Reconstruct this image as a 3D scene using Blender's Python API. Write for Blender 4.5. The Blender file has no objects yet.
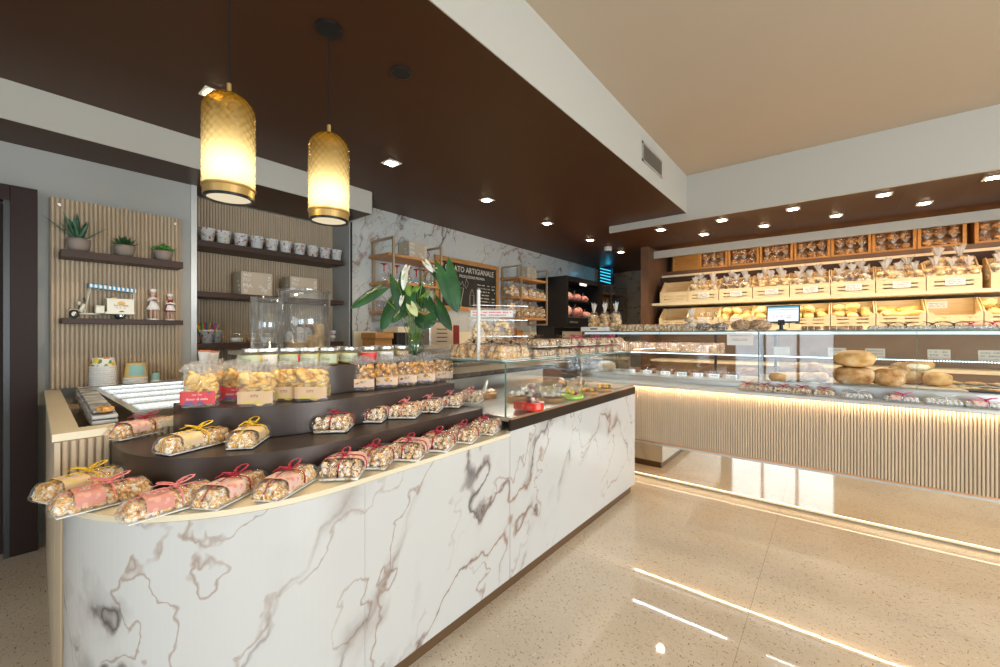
import bpy, math, random
from mathutils import Vector, Matrix, noise
random.seed(7)
C = bpy.context.scene.collection
SC = bpy.context.scene
PI = math.pi

# ---------------------------------------------------------------- camera, world, exposure
CAMH = 1.30
cam_d = bpy.data.cameras.new('camera'); cam_d.sensor_width = 36; cam_d.lens = 408.3*36/1000
cam_d.clip_start = 0.02; cam_d.shift_y = 0.0002
cam = bpy.data.objects.new('camera', cam_d); C.objects.link(cam)
cam.location = (0, 0, CAMH); cam.rotation_euler = (PI/2, 0, math.radians(39.1))
SC.camera = cam
SC.view_settings.view_transform = 'Standard'; SC.view_settings.look = 'None'
SC.view_settings.gamma = 1.0; SC.view_settings.use_curve_mapping = False
SC.view_settings.exposure = 0.16
SC.cycles.max_bounces = 7; SC.cycles.diffuse_bounces = 3; SC.cycles.glossy_bounces = 4; SC.cycles.transparent_max_bounces = 20
SC.cycles.caustics_reflective = False; SC.cycles.caustics_refractive = False
w = bpy.data.worlds.new('world'); SC.world = w; w.use_nodes = True
w.node_tree.nodes['Background'].inputs[0].default_value = (0.78, 0.88, 1.0, 1)
w.node_tree.nodes['Background'].inputs[1].default_value = 1.0

def lamp(name, kind, loc, energy, color, rot=(0,0,0), **kw):
    d = bpy.data.lights.new(name, kind); d.energy = energy; d.color = color
    for k, v in kw.items(): setattr(d, k, v)
    o = bpy.data.objects.new(name, d); o.location = loc; o.rotation_euler = rot; C.objects.link(o); return o
# daylight through the two shop windows behind the camera and the glazed entrance on the right
lamp('window_daylight', 'AREA', (-.87, -3.3, 1.35), 42, (0.80, 0.90, 1.0), (PI/2, 0, 0), shape='RECTANGLE', size=1.8, size_y=2.3)
lamp('window_daylight', 'AREA', (3.6, -3.3, 1.35), 170, (0.80, 0.90, 1.0), (PI/2, 0, 0), shape='RECTANGLE', size=2.2, size_y=2.3)
lamp('window_daylight', 'AREA', (5.2, 1.3, 1.4), 310, (0.88, 0.94, 1.0), (PI/2, 0, PI/2), shape='RECTANGLE', size=3.0, size_y=2.4)

# ---------------------------------------------------------------- measuring helper (pixel of the 1000x667 frame to a point on a real plane)
_A = math.radians(39.1); _s, _c = math.sin(_A), math.cos(_A)
def at(px, py, X=None, Y=None, Z=None):
    r = (px-500)/408.3; u = (333.7-py)/408.3
    d = (-_s+_c*r, _c+_s*r, u)
    t = X/d[0] if X is not None else (Y/d[1] if Y is not None else (Z-CAMH)/d[2])
    return Vector((d[0]*t, d[1]*t, CAMH+d[2]*t))

# ---------------------------------------------------------------- mesh builder
class MB:
    def __init__(s): s.v=[]; s.f=[]; s.m=[]
    def add(s, vs, fs, m=0, M=None):
        n=len(s.v)
        if M is not None: vs=[M @ Vector(v) for v in vs]
        s.v += [tuple(v) for v in vs]; s.f += [tuple(i+n for i in f) for f in fs]; s.m += [m]*len(fs); return s
    def bx(s, x0,x1,y0,y1,z0,z1, m=0, M=None):
        return s.add([(x0,y0,z0),(x1,y0,z0),(x1,y1,z0),(x0,y1,z0),(x0,y0,z1),(x1,y0,z1),(x1,y1,z1),(x0,y1,z1)],
            [(0,3,2,1),(4,5,6,7),(0,1,5,4),(1,2,6,5),(2,3,7,6),(3,0,4,7)], m, M)
    def cb(s, c, d, m=0, M=None):
        return s.bx(c[0]-d[0]/2,c[0]+d[0]/2,c[1]-d[1]/2,c[1]+d[1]/2,c[2]-d[2]/2,c[2]+d[2]/2,m,M)
    def prism(s, poly, z0, z1, m=0, M=None, mt=None):
        n=len(poly); vs=[(p[0],p[1],z0) for p in poly]+[(p[0],p[1],z1) for p in poly]
        s.add(vs,[tuple(range(n-1,-1,-1))]+[(i,(i+1)%n,n+(i+1)%n,n+i) for i in range(n)],m,M)
        return s.add(vs[n:],[tuple(range(n))],m if mt is None else mt,M)
    def lathe(s, prof, seg=16, m=0, M=None, cap=True):
        vs=[];fs=[];n=len(prof)
        for r,z in prof:
            for k in range(seg):
                a=2*PI*k/seg; vs.append((r*math.cos(a),r*math.sin(a),z))
        for i in range(n-1):
            for k in range(seg):
                k2=(k+1)%seg; fs.append((i*seg+k,i*seg+k2,(i+1)*seg+k2,(i+1)*seg+k))
        if cap:
            if prof[0][0]>1e-4: fs.append(tuple(range(seg-1,-1,-1)))
            if prof[-1][0]>1e-4: fs.append(tuple((n-1)*seg+k for k in range(seg)))
        return s.add(vs,fs,m,M)
    def tube(s, path, r, seg=6, m=0, M=None, flat=1.0, up=(0,0,1)):
        P=[Vector(p) for p in path]; n=len(P); vs=[]; fs=[]
        for i,p in enumerate(P):
            t=(P[min(i+1,n-1)]-P[max(i-1,0)]).normalized(); U=Vector(up)
            if abs(t.dot(U))>0.97: U=Vector((1,0.1,0))
            a=t.cross(U).normalized(); b=a.cross(t).normalized(); rr=r[i] if isinstance(r,(list,tuple)) else r
            for k in range(seg):
                q=2*PI*(k+.5)/seg; vs.append(p+a*rr*math.cos(q)+b*rr*flat*math.sin(q))
        for i in range(n-1):
            for k in range(seg):
                k2=(k+1)%seg; fs.append((i*seg+k,i*seg+k2,(i+1)*seg+k2,(i+1)*seg+k))
        fs += [tuple(range(seg-1,-1,-1)), tuple((n-1)*seg+k for k in range(seg))]
        return s.add(vs,fs,m,M)
    def grid(s, nu, nv, fn, m=0, M=None, wrap=False):
        vs=[fn(u/(nu if wrap else nu-1), v/(nv-1)) for v in range(nv) for u in range(nu)]; fs=[]
        for v in range(nv-1):
            for u in range(nu if wrap else nu-1):
                u2=(u+1)%nu; fs.append((v*nu+u,v*nu+u2,(v+1)*nu+u2,(v+1)*nu+u))
        return s.add(vs,fs,m,M)
    def blob(s, c, r, amp=0.0, fr=2.0, seed=0, seg=10, rings=7, m=0, M=None, sq=1.0, zmin=None):
        # ellipsoid with noise; sq<1 makes it boxier
        vs=[];fs=[]; r=(r,r,r) if not isinstance(r,(tuple,list)) else r
        def P(x): return math.copysign(abs(x)**sq,x)
        for j in range(rings+1):
            th=PI*j/rings
            for k in range(seg):
                a=2*PI*k/seg
                d=Vector((P(math.sin(th))*P(math.cos(a)),P(math.sin(th))*P(math.sin(a)),-P(math.cos(th))))
                f=1+amp*noise.noise(Vector((math.sin(th)*math.cos(a),math.sin(th)*math.sin(a),math.cos(th)))*fr+Vector((seed*3.1,seed*1.7,seed*.9)))
                p=[c[i]+d[i]*r[i]*f for i in range(3)]
                if zmin is not None: p[2]=max(p[2],zmin)
                vs.append(p)
        for j in range(rings):
            for k in range(seg):
                k2=(k+1)%seg; fs.append((j*seg+k,j*seg+k2,(j+1)*seg+k2,(j+1)*seg+k))
        return s.add(vs,fs,m,M)
    def mesh(s, name, mats, smooth=False):
        me=bpy.data.meshes.new(name); me.from_pydata(s.v,[],s.f)
        for m in (mats if isinstance(mats,(list,tuple)) else [mats]): me.materials.append(m)
        me.polygons.foreach_set('material_index', s.m)
        if smooth: me.polygons.foreach_set('use_smooth',[True]*len(s.f))
        me.update(); return me
    def obj(s, name, mats, parent=None, smooth=False, bevel=0, loc=None, rz=0):
        o=bpy.data.objects.new(name, s.mesh(name,mats,smooth)); C.objects.link(o)
        if parent: o.parent=parent
        if loc is not None: o.location=loc
        if rz: o.rotation_euler=(0,0,rz)
        if bevel:
            b=o.modifiers.new('b','BEVEL'); b.width=bevel; b.segments=2; b.limit_method='ANGLE'
        return o
def T(x=0,y=0,z=0,rx=0,ry=0,rz=0,s=1):
    return Matrix.Translation((x,y,z)) @ Matrix.Rotation(rz,4,'Z') @ Matrix.Rotation(ry,4,'Y') @ Matrix.Rotation(rx,4,'X') @ (Matrix.Diagonal((*s,1)) if isinstance(s,(tuple,list)) else Matrix.Scale(s,4))

def tag(o, label=None, cat=None, group=None, kind=None):
    if label: o['label']=label
    if cat: o['category']=cat
    if group: o['group']=group
    if kind: o['kind']=kind
    return o
def thing(name, label, cat, loc=(0,0,0), rz=0, group=None):
    o=bpy.data.objects.new(name,None); o.empty_display_size=.05; C.objects.link(o); o.location=loc; o.rotation_euler=(0,0,rz)
    return tag(o,label,cat,group)
def struct(o): o['kind']='structure'; return o
def dup(root, loc, rz=0, label=None, group=None, scale=None, rot=None):
    r=root.copy(); C.objects.link(r); r.location=loc; r.rotation_euler=rot or (0,0,rz)
    if scale is not None: r.scale=scale if isinstance(scale,(tuple,list)) else (scale,)*3
    if label: r['label']=label
    if group: r['group']=group
    for ch in list(root.children):
        c=ch.copy(); C.objects.link(c); c.parent=r
        for g in ch.children:
            d=g.copy(); C.objects.link(d); d.parent=c
    return r
class Kit:
    """first use moves the prototype itself, later uses copy it"""
    def __init__(s, root): s.r=root; s.used=False
    def put(s, loc, rz=0, label=None, group=None, scale=None, rot=None):
        if s.used: return dup(s.r,loc,rz,label,group,scale,rot)
        s.used=True; r=s.r; r.location=loc; r.rotation_euler=rot or (0,0,rz)
        if scale is not None: r.scale=scale if isinstance(scale,(tuple,list)) else (scale,)*3
        if label: r['label']=label
        if group: r['group']=group
        return r

def text_mb(mb, s, size, M, m=0, ext=0.0006, align='CENTER', sx=1.0):
    cu=bpy.data.curves.new('t','FONT'); cu.body=s; cu.size=size; cu.extrude=ext; cu.align_x=align; cu.align_y='CENTER'; cu.resolution_u=2
    o=bpy.data.objects.new('t',cu); C.objects.link(o); bpy.context.view_layer.update()
    me=o.to_mesh(); vs=[Vector((v.co.x*sx,v.co.y,v.co.z)) for v in me.vertices]; fs=[tuple(p.vertices) for p in me.polygons]
    o.to_mesh_clear(); C.objects.unlink(o); bpy.data.objects.remove(o); bpy.data.curves.remove(cu)
    mb.add(vs,fs,m,M)
def XF(o, ex, ey):   # frame: origin, x axis, y axis -> matrix
    ex=Vector(ex).normalized(); ey=Vector(ey).normalized(); ez=ex.cross(ey)
    return Matrix(((ex.x,ey.x,ez.x,o[0]),(ex.y,ey.y,ez.y,o[1]),(ex.z,ey.z,ez.z,o[2]),(0,0,0,1)))
def scribble(mb, M, w, h, rows, seed=0, m=0, th=.12, dens=.75):
    """small unreadable print: short strokes in rows"""
    rn=random.Random(seed); rh=h/rows
    for r in range(rows):
        x=-w/2; y=h/2-rh*(r+.5)
        while x<w/2-rh*.3:
            l=rh*rn.uniform(.25,.6)
            if rn.random()<dens:
                mb.bx(x,min(x+l,w/2),y-rh*.26*rn.uniform(.6,1),y+rh*.26*rn.uniform(.6,1),0,.0006,m,M)
            x+=l+rh*.18

# ---------------------------------------------------------------- materials
def new(name):
    m=bpy.data.materials.new(name); m.use_nodes=True; nt=m.node_tree; return m,nt,nt.nodes['Principled BSDF']
def rgb(c): return (*c,1)
def pm(name, col, rough=.5, metal=0, spec=.5, var=0.0, scale=12, bump=0, bscale=60, emis=None, es=0, coat=0, sheen=0, sss=0, stretch=None):
    m,nt,b=new(name); b.inputs['Base Color'].default_value=rgb(col); b.inputs['Roughness'].default_value=rough
    b.inputs['Metallic'].default_value=metal; b.inputs['Specular IOR Level'].default_value=spec; b.inputs['Coat Weight'].default_value=coat
    if sss: b.inputs['Subsurface Weight'].default_value=sss; b.inputs['Subsurface Radius'].default_value=(.02,.01,.005)
    if emis: b.inputs['Emission Color'].default_value=rgb(emis); b.inputs['Emission Strength'].default_value=es
    tc=nt.nodes.new('ShaderNodeTexCoord'); mp=nt.nodes.new('ShaderNodeMapping'); nt.links.new(tc.outputs['Object'],mp.inputs[0])
    if stretch: mp.inputs['Scale'].default_value=stretch
    n=nt.nodes.new('ShaderNodeTexNoise'); n.inputs['Scale'].default_value=scale; n.inputs['Detail'].default_value=4
    nt.links.new(mp.outputs[0],n.inputs['Vector'])
    if var:
        r=nt.nodes.new('ShaderNodeValToRGB'); r.color_ramp.elements[0].position=.3; r.color_ramp.elements[1].position=.7
        r.color_ramp.elements[0].color=rgb([max(0,c*(1-var)) for c in col]); r.color_ramp.elements[1].color=rgb([min(1,c*(1+var)) for c in col])
        nt.links.new(n.outputs[0],r.inputs[0]); nt.links.new(r.outputs[0],b.inputs['Base Color'])
    if bump:
        n2=nt.nodes.new('ShaderNodeTexNoise'); n2.inputs['Scale'].default_value=bscale; n2.inputs['Detail'].default_value=3
        nt.links.new(mp.outputs[0],n2.inputs['Vector'])
        bp=nt.nodes.new('ShaderNodeBump'); bp.inputs['Strength'].default_value=bump; bp.inputs['Distance'].default_value=.01
        nt.links.new(n2.outputs[0],bp.inputs['Height']); nt.links.new(bp.outputs[0],b.inputs['Normal'])
    return m
def emit(name,col,st):
    m=bpy.data.materials.new(name); m.use_nodes=True; nt=m.node_tree; nt.nodes.clear()
    o=nt.nodes.new('ShaderNodeOutputMaterial'); e=nt.nodes.new('ShaderNodeEmission'); e.inputs[0].default_value=rgb(col); e.inputs[1].default_value=st
    nt.links.new(e.outputs[0],o.inputs[0]); return m
def multi(name, stops, scale=10, rough=.6, detail=4, bump=.3, rnd=True, spec=.4, kind='noise', dist=0):
    """colour ramp over noise"""
    m,nt,b=new(name); b.inputs['Roughness'].default_value=rough; b.inputs['Specular IOR Level'].default_value=spec
    tc=nt.nodes.new('ShaderNodeTexCoord'); vec=tc.outputs['Object']
    if rnd:
        oi=nt.nodes.new('ShaderNodeObjectInfo'); va=nt.nodes.new('ShaderNodeVectorMath'); va.operation='ADD'
        ml=nt.nodes.new('ShaderNodeMath'); ml.operation='MULTIPLY'; ml.inputs[1].default_value=37
        nt.links.new(oi.outputs['Random'],ml.inputs[0]); nt.links.new(vec,va.inputs[0]); nt.links.new(ml.outputs[0],va.inputs[1]); vec=va.outputs[0]
    if kind=='noise':
        n=nt.nodes.new('ShaderNodeTexNoise'); n.inputs['Scale'].default_value=scale; n.inputs['Detail'].default_value=detail; n.inputs['Distortion'].default_value=dist; out=n.outputs[0]
    else:
        n=nt.nodes.new('ShaderNodeTexVoronoi'); n.inputs['Scale'].default_value=scale; sp=nt.nodes.new('ShaderNodeSeparateColor'); nt.links.new(n.outputs['Color'],sp.inputs[0]); out=sp.outputs[0]
    nt.links.new(vec,n.inputs['Vector'])
    r=nt.nodes.new('ShaderNodeValToRGB'); cr=r.color_ramp
    if kind!='noise': cr.interpolation='CONSTANT'
    while len(cr.elements)<len(stops): cr.elements.new(.5)
    for e,(p,c) in zip(cr.elements,stops): e.position=p; e.color=rgb(c)
    nt.links.new(out,r.inputs[0]); nt.links.new(r.outputs[0],b.inputs['Base Color'])
    if bump:
        bp=nt.nodes.new('ShaderNodeBump'); bp.inputs['Strength'].default_value=bump; bp.inputs['Distance'].default_value=.004
        nt.links.new(out,bp.inputs['Height']); nt.links.new(bp.outputs[0],b.inputs['Normal'])
    return m
def glass(name, tint=(1,1,1), f0=.05, gl=.02, haze=0, hazecol=(.9,.9,.9), bump=0, bs=30, fs=1.0):
    """thin clear sheet: see-through plus mirror at grazing angles"""
    m=bpy.data.materials.new(name); m.use_nodes=True; nt=m.node_tree; nt.nodes.clear(); N=nt.nodes.new; L=nt.links.new
    o=N('ShaderNodeOutputMaterial'); tr=N('ShaderNodeBsdfTransparent'); tr.inputs[0].default_value=rgb(tint)
    g=N('ShaderNodeBsdfGlossy'); g.inputs['Roughness'].default_value=gl; g.inputs[0].default_value=(1,1,1,1)
    fr=N('ShaderNodeFresnel'); ge=N('ShaderNodeNewGeometry'); mr=N('ShaderNodeMapRange'); mr.inputs[3].default_value=1.45; mr.inputs[4].default_value=1/1.45; L(ge.outputs['Backfacing'],mr.inputs[0]); L(mr.outputs[0],fr.inputs[0])
    ad=N('ShaderNodeMath'); ad.operation='ADD'; ad.inputs[1].default_value=f0-.035; ad.use_clamp=True; ml=N('ShaderNodeMath'); ml.operation='MULTIPLY'; ml.inputs[1].default_value=fs; L(fr.outputs[0],ml.inputs[0]); L(ml.outputs[0],ad.inputs[0])
    mx=N('ShaderNodeMixShader'); L(ad.outputs[0],mx.inputs[0]); L(tr.outputs[0],mx.inputs[1]); L(g.outputs[0],mx.inputs[2]); last=mx
    if haze:
        df=N('ShaderNodeBsdfDiffuse'); df.inputs[0].default_value=rgb(hazecol); m2=N('ShaderNodeMixShader'); m2.inputs[0].default_value=haze
        L(mx.outputs[0],m2.inputs[1]); L(df.outputs[0],m2.inputs[2]); last=m2
    if bump:
        tc=N('ShaderNodeTexCoord'); n=N('ShaderNodeTexNoise'); n.inputs['Scale'].default_value=bs; n.inputs['Detail'].default_value=3; n.inputs['Distortion'].default_value=1.5
        L(tc.outputs['Object'],n.inputs['Vector']); bp=N('ShaderNodeBump'); bp.inputs['Strength'].default_value=bump; bp.inputs['Distance'].default_value=.02
        L(n.outputs[0],bp.inputs['Height']); L(bp.outputs[0],g.inputs['Normal']); L(bp.outputs[0],fr.inputs['Normal'])
    L(last.outputs[0],o.inputs[0]); return m

def marble_mat(name, base=(.80,.80,.79), scale=1.0, vein=(.10,.08,.08), warm=(.30,.18,.12), seed=(0,0,0)):
    m,nt,b=new(name); N=nt.nodes.new; L=nt.links.new
    b.inputs['Roughness'].default_value=.22; b.inputs['Specular IOR Level'].default_value=.45
    tc=N('ShaderNodeTexCoord'); mp=N('ShaderNodeMapping'); mp.inputs['Location'].default_value=seed; mp.inputs['Scale'].default_value=(scale,)*3
    mp.inputs['Rotation'].default_value=(.55,.35,.2); L(tc.outputs['Object'],mp.inputs[0])
    def warp(src, sc, amt, det=5):
        n=N('ShaderNodeTexNoise'); n.inputs['Scale'].default_value=sc; n.inputs['Detail'].default_value=det; n.inputs['Roughness'].default_value=.6; L(src,n.inputs['Vector'])
        sb=N('ShaderNodeVectorMath'); sb.operation='SUBTRACT'; sb.inputs[1].default_value=(.5,.5,.5); L(n.outputs['Color'],sb.inputs[0])
        sc_=N('ShaderNodeVectorMath'); sc_.operation='SCALE'; sc_.inputs['Scale'].default_value=amt; L(sb.outputs[0],sc_.inputs[0])
        a=N('ShaderNodeVectorMath'); a.operation='ADD'; L(src,a.inputs[0]); L(sc_.outputs[0],a.inputs[1]); return a.outputs[0]
    def vein_f(src, sc, wdt, stretch=(1,1,.45)):
        m2=N('ShaderNodeMapping'); m2.inputs['Scale'].default_value=stretch; L(src,m2.inputs[0])
        v=N('ShaderNodeTexVoronoi'); v.feature='DISTANCE_TO_EDGE'; v.inputs['Scale'].default_value=sc; L(m2.outputs[0],v.inputs['Vector'])
        mr=N('ShaderNodeMapRange'); mr.inputs[1].default_value=0; mr.inputs[2].default_value=wdt; mr.inputs[3].default_value=1; mr.inputs[4].default_value=0; L(v.outputs['Distance'],mr.inputs[0]); return mr.outputs[0]
    def mask(src, sc, lo, hi):
        n=N('ShaderNodeTexNoise'); n.inputs['Scale'].default_value=sc; n.inputs['Detail'].default_value=3; L(src,n.inputs['Vector'])
        mr=N('ShaderNodeMapRange'); mr.inputs[1].default_value=lo; mr.inputs[2].default_value=hi; L(n.outputs[0],mr.inputs[0]); return mr.outputs[0]
    def mul(a,bq,k=None):
        q=N('ShaderNodeMath'); q.operation='MULTIPLY'; L(a,q.inputs[0])
        if bq is None: q.inputs[1].default_value=k
        else: L(bq,q.inputs[1])
        q.use_clamp=True; return q.outputs[0]
    def mixc(f,a,bq):
        q=N('ShaderNodeMix'); q.data_type='RGBA'; L(f,q.inputs[0])
        for i,x in ((6,a),(7,bq)):
            if isinstance(x,tuple): q.inputs[i].default_value=rgb(x)
            else: L(x,q.inputs[i])
        return q.outputs[2]
    m3=N('ShaderNodeMapping'); m3.inputs['Scale'].default_value=(1,1,.55); L(mp.outputs[0],m3.inputs[0]); P0=m3.outputs[0]
    w1=warp(P0,2.2,.28); w2=warp(w1,11,.035)
    def ridge(src,sc,det,wd):
        n=N('ShaderNodeTexNoise'); n.inputs['Scale'].default_value=sc; n.inputs['Detail'].default_value=det; n.inputs['Roughness'].default_value=.52; L(src,n.inputs['Vector'])
        s_=N('ShaderNodeMath'); s_.operation='SUBTRACT'; s_.inputs[1].default_value=.5; L(n.outputs[0],s_.inputs[0]); a_=N('ShaderNodeMath'); a_.operation='ABSOLUTE'; L(s_.outputs[0],a_.inputs[0])
        outs=[]
        for w_ in wd:
            mr=N('ShaderNodeMapRange'); mr.inputs[1].default_value=0; mr.inputs[2].default_value=w_; mr.inputs[3].default_value=1; mr.inputs[4].default_value=0; L(a_.outputs[0],mr.inputs[0]); outs.append(mr.outputs[0])
        return outs
    core,halo0=ridge(w2,1.6,3,(.012,.045)); fine,_f=ridge(w2,3.4,3,(.012,.02)); k0=mask(P0,1.35,.40,.50); k2=mask(w2,8,.36,.62)
    v1=mul(core,k0); blot=mul(mul(halo0,mask(P0,2.1,.48,.60)),k2)
    v2=mul(fine,mask(w1,1.9,.42,.54))
    base_=mixc(mul(mask(w1,1.1,.45,.75),None,.5),base,tuple(c*.93 for c in base))
    k1=mixc(mask(w1,3.2,.44,.58),vein,warm)
    c=mixc(mul(mul(halo0,k0),None,.22),base_,(.50,.44,.40)); c=mixc(mul(v2,None,.7),c,warm); c=mixc(mul(blot,None,.75),c,k1); c=mixc(mul(v1,None,.95),c,k1)
    L(c,b.inputs['Base Color']); return m

def floor_mat():
    m,nt,b=new('floor_stone'); N=nt.nodes.new; L=nt.links.new
    b.inputs['Roughness'].default_value=.035; b.inputs['Specular IOR Level'].default_value=.6
    tc=N('ShaderNodeTexCoord'); src=tc.outputs['Object']
    n=N('ShaderNodeTexNoise'); n.inputs['Scale'].default_value=1.6; n.inputs['Detail'].default_value=8; L(src,n.inputs['Vector'])
    r=N('ShaderNodeValToRGB'); r.color_ramp.elements[0].position=.3; r.color_ramp.elements[0].color=(.69,.55,.40,1); r.color_ramp.elements[1].position=.7; r.color_ramp.elements[1].color=(.81,.69,.54,1); L(n.outputs[0],r.inputs[0])
    col=r.outputs[0]
    def fleck(col,scale,th,c,st,rot):
        mp=N('ShaderNodeMapping'); mp.inputs['Scale'].default_value=st; mp.inputs['Rotation'].default_value=(0,0,rot); L(src,mp.inputs[0])
        nn=N('ShaderNodeTexNoise'); nn.inputs['Scale'].default_value=scale; nn.inputs['Detail'].default_value=2; L(mp.outputs[0],nn.inputs['Vector'])
        mr=N('ShaderNodeMapRange'); mr.inputs[1].default_value=th; mr.inputs[2].default_value=th+.025; L(nn.outputs[0],mr.inputs[0])
        mx=N('ShaderNodeMix'); mx.data_type='RGBA'; L(mr.outputs[0],mx.inputs[0]); L(col,mx.inputs[6]); mx.inputs[7].default_value=rgb(c); return mx.outputs[2]
    col=fleck(col,34,.655,(.40,.26,.14),(1,3.0,1),.5); col=fleck(col,58,.668,(.13,.065,.03),(1,3.6,1),.9); col=fleck(col,44,.672,(.22,.11,.05),(3.2,1,1),.3); col=fleck(col,40,.66,(.80,.70,.55),(1.5,1,1),1.2)
    # dark joint lines of large slabs
    sep=N('ShaderNodeSeparateXYZ'); L(src,sep.inputs[0])
    def joint(out,size,off):
        a=N('ShaderNodeMath'); a.operation='ADD'; a.inputs[1].default_value=off; L(out,a.inputs[0])
        q=N('ShaderNodeMath'); q.operation='PINGPONG'; q.inputs[1].default_value=size/2; L(a.outputs[0],q.inputs[0])
        l=N('ShaderNodeMath'); l.operation='LESS_THAN'; l.inputs[1].default_value=.0016; L(q.outputs[0],l.inputs[0]); return l.outputs[0]
    j1=joint(sep.outputs[1],1.2,.21); j2=joint(sep.outputs[0],1.8,.3)
    mxj=N('ShaderNodeMath'); mxj.operation='MAXIMUM'; L(j1,mxj.inputs[0]); L(j2,mxj.inputs[1])
    mu=N('ShaderNodeMath'); mu.operation='MULTIPLY'; mu.inputs[1].default_value=.55; L(mxj.outputs[0],mu.inputs[0])
    mx=N('ShaderNodeMix'); mx.data_type='RGBA'; L(mu.outputs[0],mx.inputs[0]); L(col,mx.inputs[6]); mx.inputs[7].default_value=(.35,.24,.14,1)
    L(mx.outputs[2],b.inputs['Base Color']); return m

M = {}
M['marble']=marble_mat('white_marble',(.60,.59,.57),1.0)
M['marble_wall']=marble_mat('wall_marble',(.55,.57,.55),1.7,seed=(3.2,1.1,.4))
M['floor']=floor_mat()
M['brown_ceil']=pm('brown_ceiling_paint',(.062,.024,.008),.42,spec=.3)
M['brown']=pm('dark_brown_lacquer',(.055,.030,.022),.45,spec=.25)
M['brown_door']=pm('dark_door_laminate',(.032,.017,.014),.5,spec=.2)
M['brown_wood']=pm('brown_panel',(.13,.065,.035),.45,var=.15,scale=6)
M['white_paint']=pm('white_paint',(.50,.475,.42),.7,spec=.2)
M['ceil_white']=pm('warm_white_ceiling',(.54,.45,.345),.8,spec=.1)
M['grey_paint']=pm('grey_wall_paint',(.41,.41,.39),.7,spec=.2)
M['oak']=pm('pale_ash',(.60,.48,.34),.5,var=.10,scale=7,stretch=(8,8,.6))
M['oak_slat']=pm('ash_slat',(.52,.40,.27),.55,var=.12,scale=6,stretch=(14,14,.5))
M['slat_back']=pm('slat_backing_board',(.42,.31,.21),.7)  # plain board behind the slats, a little darker than they are
M['slat_grey']=pm('greige_slat',(.55,.43,.30),.5,var=.08,scale=6,stretch=(10,10,.5))
M['cream']=pm('cream_laminate',(.80,.70,.50),.35,var=.03,scale=3)
M['bronze']=pm('brushed_bronze_laminate',(.060,.043,.036),.34,metal=.45,var=.12,scale=5)
M['copper']=pm('copper_trim',(.62,.33,.17),.3,metal=.7)
M['steel']=pm('brushed_steel',(.62,.62,.60),.28,metal=.9)
M['alu']=pm('matt_aluminium',(.55,.54,.51),.35,metal=.6)
M['chrome']=pm('chrome',(.85,.85,.85),.08,metal=1)
M['black']=pm('black_lacquer',(.012,.012,.013),.35)
M['black_metal']=pm('black_metal',(.02,.02,.02),.4,metal=.4)
M['glass']=glass('clear_glass',(.97,.985,.98),.06)
M['glass_edge']=pm('green_glass_edge',(.10,.22,.19),.15,spec=.6)
M['cello']=glass('cellophane',(.99,.99,.99),.06,.16,haze=.06,hazecol=(1,1,1),bump=.8,bs=38,fs=.8)
M['film']=glass('gathered_film',(.99,.99,.99),.12,.2,haze=.17,hazecol=(1,1,1),bump=.8,bs=60,fs=1.0)
M['tuft']=glass('knotted_film_top',(.99,.99,.99),.12,.2,haze=.30,hazecol=(1,.98,.95),bump=.8,bs=60,fs=1.0)
M['acrylic']=glass('clear_acrylic',(.93,.95,.97),.09,.05,haze=.03)
M['cream_card']=pm('cream_price_card',(.66,.60,.48),.7)
M['mid_brown']=pm('mid_brown_backing',(.26,.16,.095),.5,var=.12,scale=5)
M['oakwood']=pm('oiled_oak_board',(.50,.24,.075),.4,var=.2,scale=5,stretch=(6,1,6))
M['pine']=pm('pine_crate_wood',(.74,.55,.30),.6,var=.10,scale=6,stretch=(1,6,8))
M['pine_front']=pm('pine_crate_front',(.78,.64,.40),.6,var=.06,scale=6,stretch=(1,6,8))
M['rack_metal']=pm('bronze_rack_tube',(.46,.36,.24),.4,metal=.5)
M['paper']=pm('white_paper',(.82,.81,.78),.7)
M['ink']=pm('black_print',(.05,.05,.05),.7)
M['ink_red']=pm('red_print',(.75,.06,.05),.7)
M['chalk']=pm('chalk_line',(.75,.72,.60),.9)
M['blackboard']=pm('blackboard_slate',(.030,.027,.022),.7,var=.3,scale=5)
M['amber_lit_crate']=pm('amber_lit_pine',(.52,.24,.05),.55,var=.15,scale=6,stretch=(1,6,8))  # same pine, with the warm LED glow put into its colour

# ---------------------------------------------------------------- the room
ZC=2.645; XW=-3.80; XS=-1.262; YF=4.85; ZU=3.06; ZL=2.575; YFAR=8.62
struct(MB().bx(-4.4,5.0,-3.2,YFAR+.1,-.08,0).obj('floor',M['floor']))
struct(MB().bx(-4.4,XS,-3.2,YF,ZC,ZU+.1).bx(-4.4,-2.15,YF,YFAR+.1,ZC,ZU+.1).obj('ceiling',M['brown_ceil']))
struct(MB().bx(XS,5.0,-3.2,YF+.3,ZU,ZU+.1).obj('ceiling_upper',M['ceil_white']))
struct(MB().bx(XS-.0,XS+.006,-3.2,YF,ZC,ZU).obj('trim_1',M['white_paint']))        # white side of the dropped ceiling
struct(MB().bx(-2.17,5.0,YF-.006,YF+.02,ZL-.012,ZU).obj('trim_2',M['white_paint']))   # white fascia above the bread counter
b=MB().bx(-2.17,5.0,YF+.02,YFAR,ZL,ZL+.05)
for k in range(17): b.bx(-2.0+k*.42,-1.996+k*.42,YF+.02,6.1,ZL-.001,ZL+.001,1)
b.bx(-2.17,5.0,YF+.05,YF+.056,ZL-.001,ZL+.001,1).bx(-2.10,-2.092,YF+.02,6.1,ZL-.001,ZL+.001,1)
struct(b.obj('ceiling_lower',[M['brown_ceil'],M['black']]))
struct(MB().bx(-4.05,-3.39,-3.2,2.24,2.437,ZC).obj('ceiling_bulkhead',M['brown_ceil']))
struct(MB().bx(-3.39,-3.384,-3.2,2.246,2.434,ZC-.001).bx(XW,-3.384,2.24,2.246,2.434,ZC-.001).obj('trim_3',M['white_paint']))
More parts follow.
